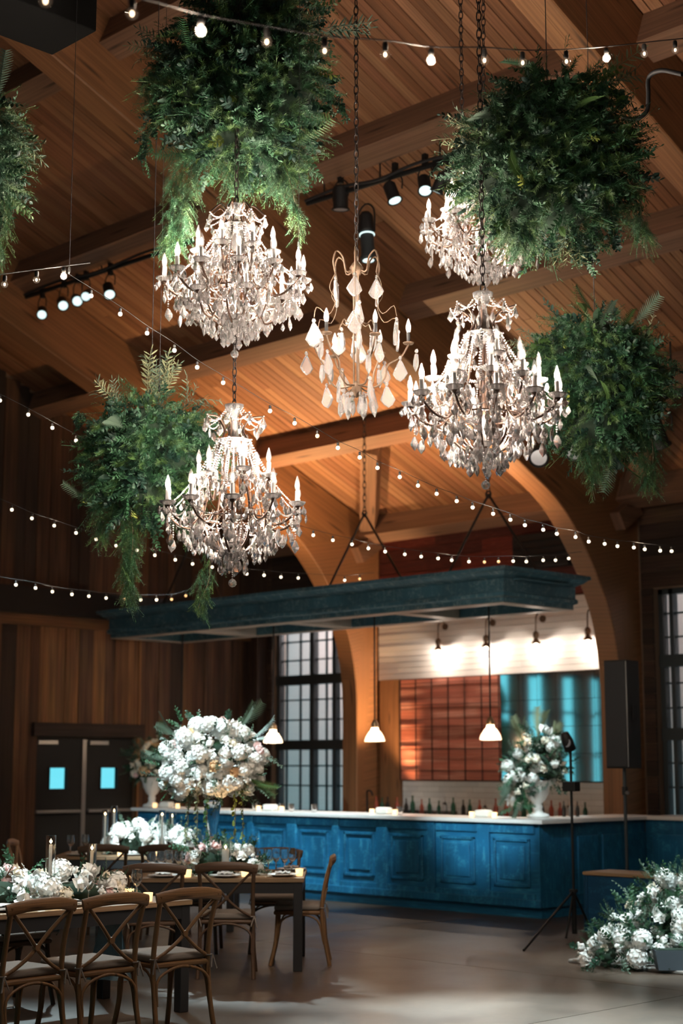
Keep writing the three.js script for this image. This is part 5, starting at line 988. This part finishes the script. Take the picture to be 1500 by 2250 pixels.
// flowers banked on the floor at the right
const ff = fromCam(2.72, 0, 13.75);
arrangement({ seed: 917, pos: ff, label: 'bank of white roses and hydrangeas heaped on the floor before the blue crate', core: 0.36, gap: 0.1, up: -0.5, leaves: 700, plumes: 620, out: 1.12,
  blobs: [[0.2, 0.3, -0.2, 0.5, 0.5, 0.34], [-0.18, 0.22, 0.0, 0.4, 0.3, 0.3], [-0.5, 0.12, 0.1, 0.26, 0.17, 0.22], [0.5, 0.34, 0.0, 0.42, 0.42, 0.32], [0.1, 0.55, -0.2, 0.24, 0.26, 0.22]],
  mix: [['hyd', W, 34, 0.8, 1.35], ['roseBig', W, 34, 0.9, 1.5], ['rose', C, 16, 0.9, 1.3], ['bud', W, 34, 0.8, 1.3], ['spike', W, 8, 0.5, 0.9]] });
for (const [x, l] of [[0.05, 'blue grey trough planter under the floor flowers, fully in view'], [0.52, 'blue grey trough planter at the picture edge under floor flowers']]) { const p = fromCam(2.72 + x, 0.03, 13.42), t = thing('trough_planter', l, 'planter', p, R45); mesh('planter_box', (() => { const g = box(0.38, 0.16, 0.16, 0, 0.08, 0), q = g.attributes.position; for (let i = 0; i < q.count; i++) if (q.getY(i) < 0.08) { q.setX(i, q.getX(i) * 0.86); q.setZ(i, q.getZ(i) * 0.86); } g.computeVertexNormals(); return g; })(), M.planter, t); mesh('soil', box(0.36, 0.01, 0.14, 0, 0.162, 0), M.moss, t); }
solo('floor_rug', new RoundedBoxGeometry(3.2, 0.028, 1.1, 2, 0.012).translate(1.6, 0.014, -0.55), M.rug, 'pale shaggy rug edge under the flower planters', 'rug', [-8.6, 0.001, -11.38]);
{ // blue crate
  const p = onY(1286, 2048, 0), t = thing('blue_crate', 'dark blue painted crate with a tan wooden top behind the floor flowers', 'crate', [p.x, 0, p.z]);
  mesh('crate_body', grainUV(rbox(0.95, 0.57, 0.45, 0.01, 0.475, 0.29, -0.225), 'y', 0, 0, 0.8, 0.8), M.crate, t);
  mesh('crate_top', grainUV(rbox(0.98, 0.035, 0.48, 0.008, 0.475, 0.592, -0.225), 'x'), M.tan, t);
  for (const [x, z] of [[0.02, 0.005], [0.93, 0.005]]) mesh('corner_batten', rbox(0.05, 0.56, 0.02, 0.004, x, 0.29, z), M.crate, t);
}

// ---------------------------------------------------------------- loudspeaker and stand
{
  const p = fromCam(3.05, 0, 17.2), t = thing('loudspeaker', 'tall narrow black loudspeaker on a pole in front of the right arch', 'speaker', [p.x, 1.66, p.z], 0.12);
  mesh('cabinet', rbox(0.27, 1.16, 0.3, 0.01, 0, 0.58, 0), M.blackPlastic, t);
  mesh('front_grille', rbox(0.25, 1.13, 0.02, 0.006, 0, 0.58, 0.155), std([0.02, 0.021, 0.024], 0.7), t);
  mesh('side_edge', rbox(0.012, 1.13, 0.012, 0.003, 0.132, 0.58, 0.15), M.greyMetal, t);
  mesh('handle', rbox(0.015, 0.16, 0.1, 0.006, 0.14, 0.6, -0.02), M.blackSteel, t);
  const s = thing('speaker_stand', 'black tripod pole carrying the loudspeaker behind the blue crate', 'stand', p);
  mesh('pole', rod(V(0, 0.1, 0), V(0, 1.66, 0), 0.019, 10), M.steelBlue, s);
  mesh('collar', new THREE.CylinderGeometry(0.032, 0.032, 0.09, 12).translate(0, 1.42, 0), M.blackSteel, s);
  mesh('clamp_knob', new THREE.SphereGeometry(0.022, 10, 8).translate(0.045, 1.4, 0.02), M.greyMetal, s);
  for (const a of [0.3, 2.4, 4.5]) mesh('leg', rod(V(0, 0.55, 0), V(Math.cos(a) * 0.32, 0.012, Math.sin(a) * 0.32), 0.012, 6), M.blackSteel, s);
}
{
  const p = onY(1262, 2056, 0), t = thing('light_stand', 'slim black tripod stand with a small lamp head left of the loudspeaker', 'stand', p);
  mesh('pole', rod(V(0, 0.05, 0), V(0, 1.9, 0), 0.014, 8), M.blackSteel, t);
  mesh('base_tube', rod(V(0, 0.02, 0), V(0, 0.45, 0), 0.026, 10), M.blackSteel, t);
  mesh('spreader', new THREE.CylinderGeometry(0.045, 0.045, 0.03, 10).translate(0, 0.44, 0), M.blackSteel, t);
  const foot = onY(1150, 2088, 0.012).sub(V(p.x, 0, p.z));
  for (const e of [foot, V(-0.1, 0.012, -0.42), V(0.12, 0.012, 0.3)]) mesh('leg', rod(V(0, 0.44, 0), e, 0.012, 6), M.blackSteel, t);
  mesh('sensor_box', rbox(0.16, 0.1, 0.1, 0.01, 0, 1.48, 0), M.blackPlastic, t);
  mesh('lamp_head', lathe([[0.001, 0.2], [0.04, 0.19], [0.06, 0.1], [0.06, 0.0], [0.001, 0.0]], 14).rotateX(0.5).translate(0, 1.85, 0), M.blackPlastic, t);
  mesh('lamp_face', new THREE.CylinderGeometry(0.045, 0.045, 0.01, 14).rotateX(Math.PI / 2).translate(0.02, 1.92, 0.08), M.lensDull, t);
}

// ---------------------------------------------------------------- on the tables
seed = 1001;
const TW = {
  wine: lathe([[0.001, 0], [0.034, 0.001], [0.036, 0.004], [0.006, 0.01], [0.004, 0.08], [0.02, 0.095], [0.038, 0.13], [0.04, 0.16], [0.034, 0.205], [0.033, 0.205], [0.038, 0.16], [0.036, 0.13], [0.018, 0.098], [0.001, 0.09]], 16),
  tumbler: lathe([[0.001, 0], [0.032, 0], [0.038, 0.1], [0.036, 0.1], [0.03, 0.006], [0.001, 0.006]], 14),
  plate: lathe([[0.001, 0.004], [0.08, 0.004], [0.1, 0.01], [0.135, 0.018], [0.135, 0.021], [0.1, 0.014], [0.08, 0.009], [0.001, 0.009]], 24),
  napkin: (() => { const g = new THREE.PlaneGeometry(0.13, 0.2, 6, 8).rotateX(-Math.PI / 2), p = g.attributes.position; for (let i = 0; i < p.count; i++) p.setY(i, 0.006 + 0.012 * Math.sin(p.getX(i) * 60) ** 2 + 0.01 * Math.cos(p.getZ(i) * 14)); g.computeVertexNormals(); return merge([g, box(0.12, 0.008, 0.19)]); })(),
  cyl: (h, r) => lathe([[0.001, 0], [r, 0], [r, h], [r - 0.003, h], [r - 0.003, 0.005], [0.001, 0.005]], 20),
  votive: lathe([[0.001, 0], [0.028, 0], [0.034, 0.06], [0.031, 0.06], [0.026, 0.006], [0.001, 0.006]], 14),
  flame: lathe([[0, 0], [0.006, 0.008], [0.005, 0.02], [0, 0.036]], 8),
};
function hurricane(label, p, h, wax, r, hasLight, pr = 0.011) {
  const t = thing('glass_candle', label, 'candle', p);
  mesh('glass_cylinder', TW.cyl(h, r), M.glass, t);
  mesh('candle_wax', lathe([[0.001, 0.006], [pr, 0.006], [pr, wax], [0.001, wax]], 12), M.wax, t);
  mesh('flame', TW.flame.clone().translate(0, wax + 0.004, 0), M.flame, t);
  if (hasLight) point(t, 0, wax + 0.02, 0, AMBER, 0.9, 0.5);
}
hurricane('slender taper in a tall glass cylinder, on the near table left of the other', (() => { const p = onX(108, 1985, T1.x + 0.18); p.y = 0.765; return p; })(), 0.46, 0.4, 0.034, 1);
hurricane('slender taper in a tall glass cylinder, on the near table toward its right end', (() => { const p = onX(200, 1950, T1.x - 0.05); p.y = 0.765; return p; })(), 0.38, 0.33, 0.034, 1);
hurricane('thick white pillar candle in glass beside the tall vase', fromCam(-0.99, 0.765, 13.72), 0.3, 0.22, 0.05, 1, 0.032);
hurricane('tall taper in glass at the left of the rear table flowers', fromCam(-2.5, 0.765, 16.95), 0.46, 0.4, 0.034, 1);
hurricane('second tall taper in glass at the left of the rear table flowers', fromCam(-2.42, 0.765, 17.05), 0.5, 0.43, 0.034, 0);
hurricane('tall taper in glass at the right of the rear table flowers', fromCam(-1.88, 0.765, 16.80), 0.46, 0.4, 0.034, 1);
hurricane('second tall taper in glass at the right of the rear table flowers', fromCam(-1.79, 0.765, 16.95), 0.44, 0.38, 0.034, 0);
hurricane('thick pillar candle in glass behind the rear table flowers', fromCam(-2.15, 0.765, 17.35), 0.36, 0.28, 0.06, 1, 0.036);
const put = (name, geo, mat, label, cat, p, group, turn = rr(0, 6)) => solo(name, geo, mat, label, cat, p, turn, group);
const tY = 0.7615;
// tall vase table
for (const [x, d] of [[-1.62, 13.72], [-1.55, 13.82], [-1.47, 13.7], [-1.4, 13.85], [-1.5, 13.95], [-1.34, 13.75]]) put('wine_glass', TW.wine, M.glass, 'clear wine glass in the cluster left of the tall vase', 'glass', fromCam(x, tY, d), 'glasses left of the tall vase');
for (const [x, d] of [[-0.72, 14.2], [-0.64, 14.1], [-0.58, 14.28], [-0.5, 14.15], [-0.78, 14.35], [-0.44, 14.3]]) put('wine_glass', TW.wine, M.glass, 'clear wine glass in the cluster right of the pillar candle', 'glass', fromCam(x, tY, d), 'glasses right of the pillar candle');
for (const [x, d, w] of [[-0.5, 13.7, 'nearest the profile chair'], [-0.98, 13.6, 'in front of the pillar candle'], [-1.5, 13.6, 'in front of the left glass cluster'], [-0.45, 14.45, 'behind the right glass cluster'], [-1.7, 14.3, 'behind the left glass cluster']]) { put('dinner_plate', TW.plate, M.plate, 'white dinner plate on the tall vase table ' + w, 'plate', fromCam(x, tY, d), 'plates on the tall vase table'); put('folded_napkin', TW.napkin, M.linen, 'folded pale napkin on the tall vase table plate ' + w, 'napkin', fromCam(x, tY + 0.022, d), 'napkins on the tall vase table', R45); }
for (const [x, d] of [[-1.3, 13.62], [-0.82, 13.68], [-0.36, 13.75], [-1.8, 13.7]]) put('votive_candle', TW.votive, M.votiveGlow, 'small amber votive glowing on the tall vase table', 'candle', fromCam(x, tY, d), 'votives on the tall vase table');
// near table
for (const z of [-6.85, -6.35, -5.85, -5.35, -4.9]) { put('dinner_plate', TW.plate, M.plate, 'white dinner plate along the chair side of the near table', 'plate', [-8.97, tY, z], 'plates on the near table'); put('folded_napkin', TW.napkin, M.linen, 'folded linen napkin on the near table plates', 'napkin', [-8.97, tY + 0.022, z], 'napkins on the near table', 0.2); }
for (const z of [-6.7, -6.1]) put('dinner_plate', TW.plate, M.plate, 'white dinner plate on the far side of the near table', 'plate', [-9.6, tY, z], 'plates across the near table');
for (const [x, z] of [[-9.1, -7.05], [-9.05, -6.6], [-9.02, -6.12], [-9.0, -5.6], [-9.5, -6.95], [-9.55, -6.4]]) put('wine_glass', TW.wine, M.glass, 'clear stemmed glass on the near table', 'glass', [x, tY, z], 'glasses on the near table');
for (const [x, z] of [[-8.88, -6.98], [-8.86, -6.2], [-8.86, -5.55], [-9.25, -7.1]]) put('votive_candle', TW.votive, M.votiveGlow, 'small amber votive glowing on the near table', 'candle', [x, tY, z], 'votives on the near table');
// rear table
for (const [x, d] of [[-2.85, 16.9], [-2.72, 17.05], [-1.62, 16.9], [-1.5, 17.0], [-1.42, 16.85]]) put('wine_glass', TW.wine, M.glass, 'clear wine glass on the rear table', 'glass', fromCam(x, tY, d), 'glasses on the rear table');
for (const [x, d] of [[-2.75, 16.8], [-2.2, 16.8], [-1.6, 16.8]]) { put('dinner_plate', TW.plate, M.plate, 'white dinner plate on the rear table', 'plate', fromCam(x, tY, d), 'plates on the rear table'); put('folded_napkin', TW.napkin, M.linen, 'folded pale napkin on the rear table', 'napkin', fromCam(x, tY + 0.022, d), 'napkins on the rear table', R45); }
for (const [x, d] of [[-2.3, 16.72], [-1.95, 16.72], [-2.6, 16.74]]) put('votive_candle', TW.votive, M.votiveGlow, 'small amber votive glowing on the rear table', 'candle', fromCam(x, tY, d), 'votives on the rear table');

// ---------------------------------------------------------------- on the bar
const bY = BH + 0.0465;
const bp = (px, z = BZ - 0.25) => { const p = onZ(px, 1785, z); return [p.x, bY, p.z]; };
const trayGeo = new RoundedBoxGeometry(0.2, 0.085, 0.13, 2, 0.03).translate(0, 0.0425, 0);
for (const [px, l] of [[366, 'cream napkin stack between two votives near the left bar urn'], [594, 'cream napkin stack between two votives under the window pendant'], [843, 'cream napkin stack between two votives under the arch pendant'], [1062, 'cream napkin stack between two votives under the mirror pendant']]) {
  solo('napkin_stack', trayGeo, M.wax, l, 'napkins', bp(px), 0.1);
  for (const dx of [-26, 24]) put('bar_votive', TW.votive, M.votiveGlow, 'small lit votive flanking a cream napkin stack on the bar', 'candle', bp(px + dx), 'votives on the bar');
}
for (const px of [620, 640, 878, 690, 560]) put('bar_tumbler', TW.tumbler, M.glass, 'clear tumbler standing on the white bar top', 'glass', bp(px, BZ - 0.3), 'tumblers on the bar');
const bottle = lathe([[0.001, 0], [0.036, 0], [0.038, 0.01], [0.038, 0.17], [0.03, 0.2], [0.014, 0.23], [0.013, 0.29], [0.016, 0.292], [0.016, 0.305], [0.001, 0.305]], 14);
const kY = 0.9415;
for (let i = 0; i < 26; i++) { const x = -16.85 + i * 0.158 + rr(-0.04, 0.04), [mat, hue] = pick([[M.bottleDark, 'dark brown'], [M.bottleDark, 'dark brown'], [M.bottleGreen, 'green glass'], [M.glass, 'clear glass'], [M.bottleRed, 'dull red']]), o = put('liquor_bottle', bottle, mat, hue + ' bottle in the row on the back counter', 'bottle', [x, kY, -17.58 + rr(-0.03, 0.03)], hue + ' bottles on the back counter'); o.scale.setScalar(rr(0.75, 1.0)); }
for (let i = 0; i < 16; i++) put('back_glass', TW.tumbler, M.glass, 'upturned glass lined up on the back counter', 'glass', [-16.6 + i * 0.1, kY, -17.4], 'glasses on the back counter');
for (const [px, n] of [[1235, 0], [1250, 1], [1265, 2]]) { const p = onY(px, 1795, bY); put('liquor_bottle', bottle, n === 1 ? M.greyMetal : M.bottleDark, 'dark bottle beside the right bar urn', 'bottle', [p.x - 0.05, bY, p.z - 0.1], 'bottles by the right urn').scale.setScalar(0.6); }
{ // small faucet and a phone-sized card holder behind the bar
  const t = thing('beer_tap', 'curved black tap rising behind the bar before the steel window', 'tap', [-16.95 + 0.1, kY, -17.4]);
  mesh('tap_body', tube([[0, 0, 0], [0, 0.3, 0], [0.03, 0.36, 0.03], [0.14, 0.36, 0.06], [0.17, 0.3, 0.06]], 0.014, 24, 7), M.blackSteel, t); mesh('tap_base', new THREE.CylinderGeometry(0.035, 0.04, 0.03, 12).translate(0, 0.015, 0), M.blackSteel, t);
}

// strings of fairy lights outside the right window
{
  const t = thing('fairy_lights', 'cluster of tiny warm lights outside the right steel window', 'string lights', (() => { const p = onZ(1436, 1790, ZB - 0.6); p.y = 0.98; return p; })());
  const pts = []; for (let i = 0; i < 18; i++) { const p = V(rr(-0.1, 0.3), rr(0.0, 0.42), rr(-0.05, 0.05)); pts.push(p); const m = mesh('bulb', SB.fil, M.filament, t); m.position.copy(p); m.scale.setScalar(1.2); }
  mesh('cable', new THREE.TubeGeometry(new THREE.CatmullRomCurve3(pts), 60, 0.0015, 4, false), M.cable, t);
  mesh('support_twig', rod(V(0, -1.1, 0), V(0.05, 0.6, 0), 0.012, 6), M.stem, t);
}
scene.traverse((o) => { if (o.isMesh) o.castShadow = o.receiveShadow = true; });
renderer.render(scene, camera);
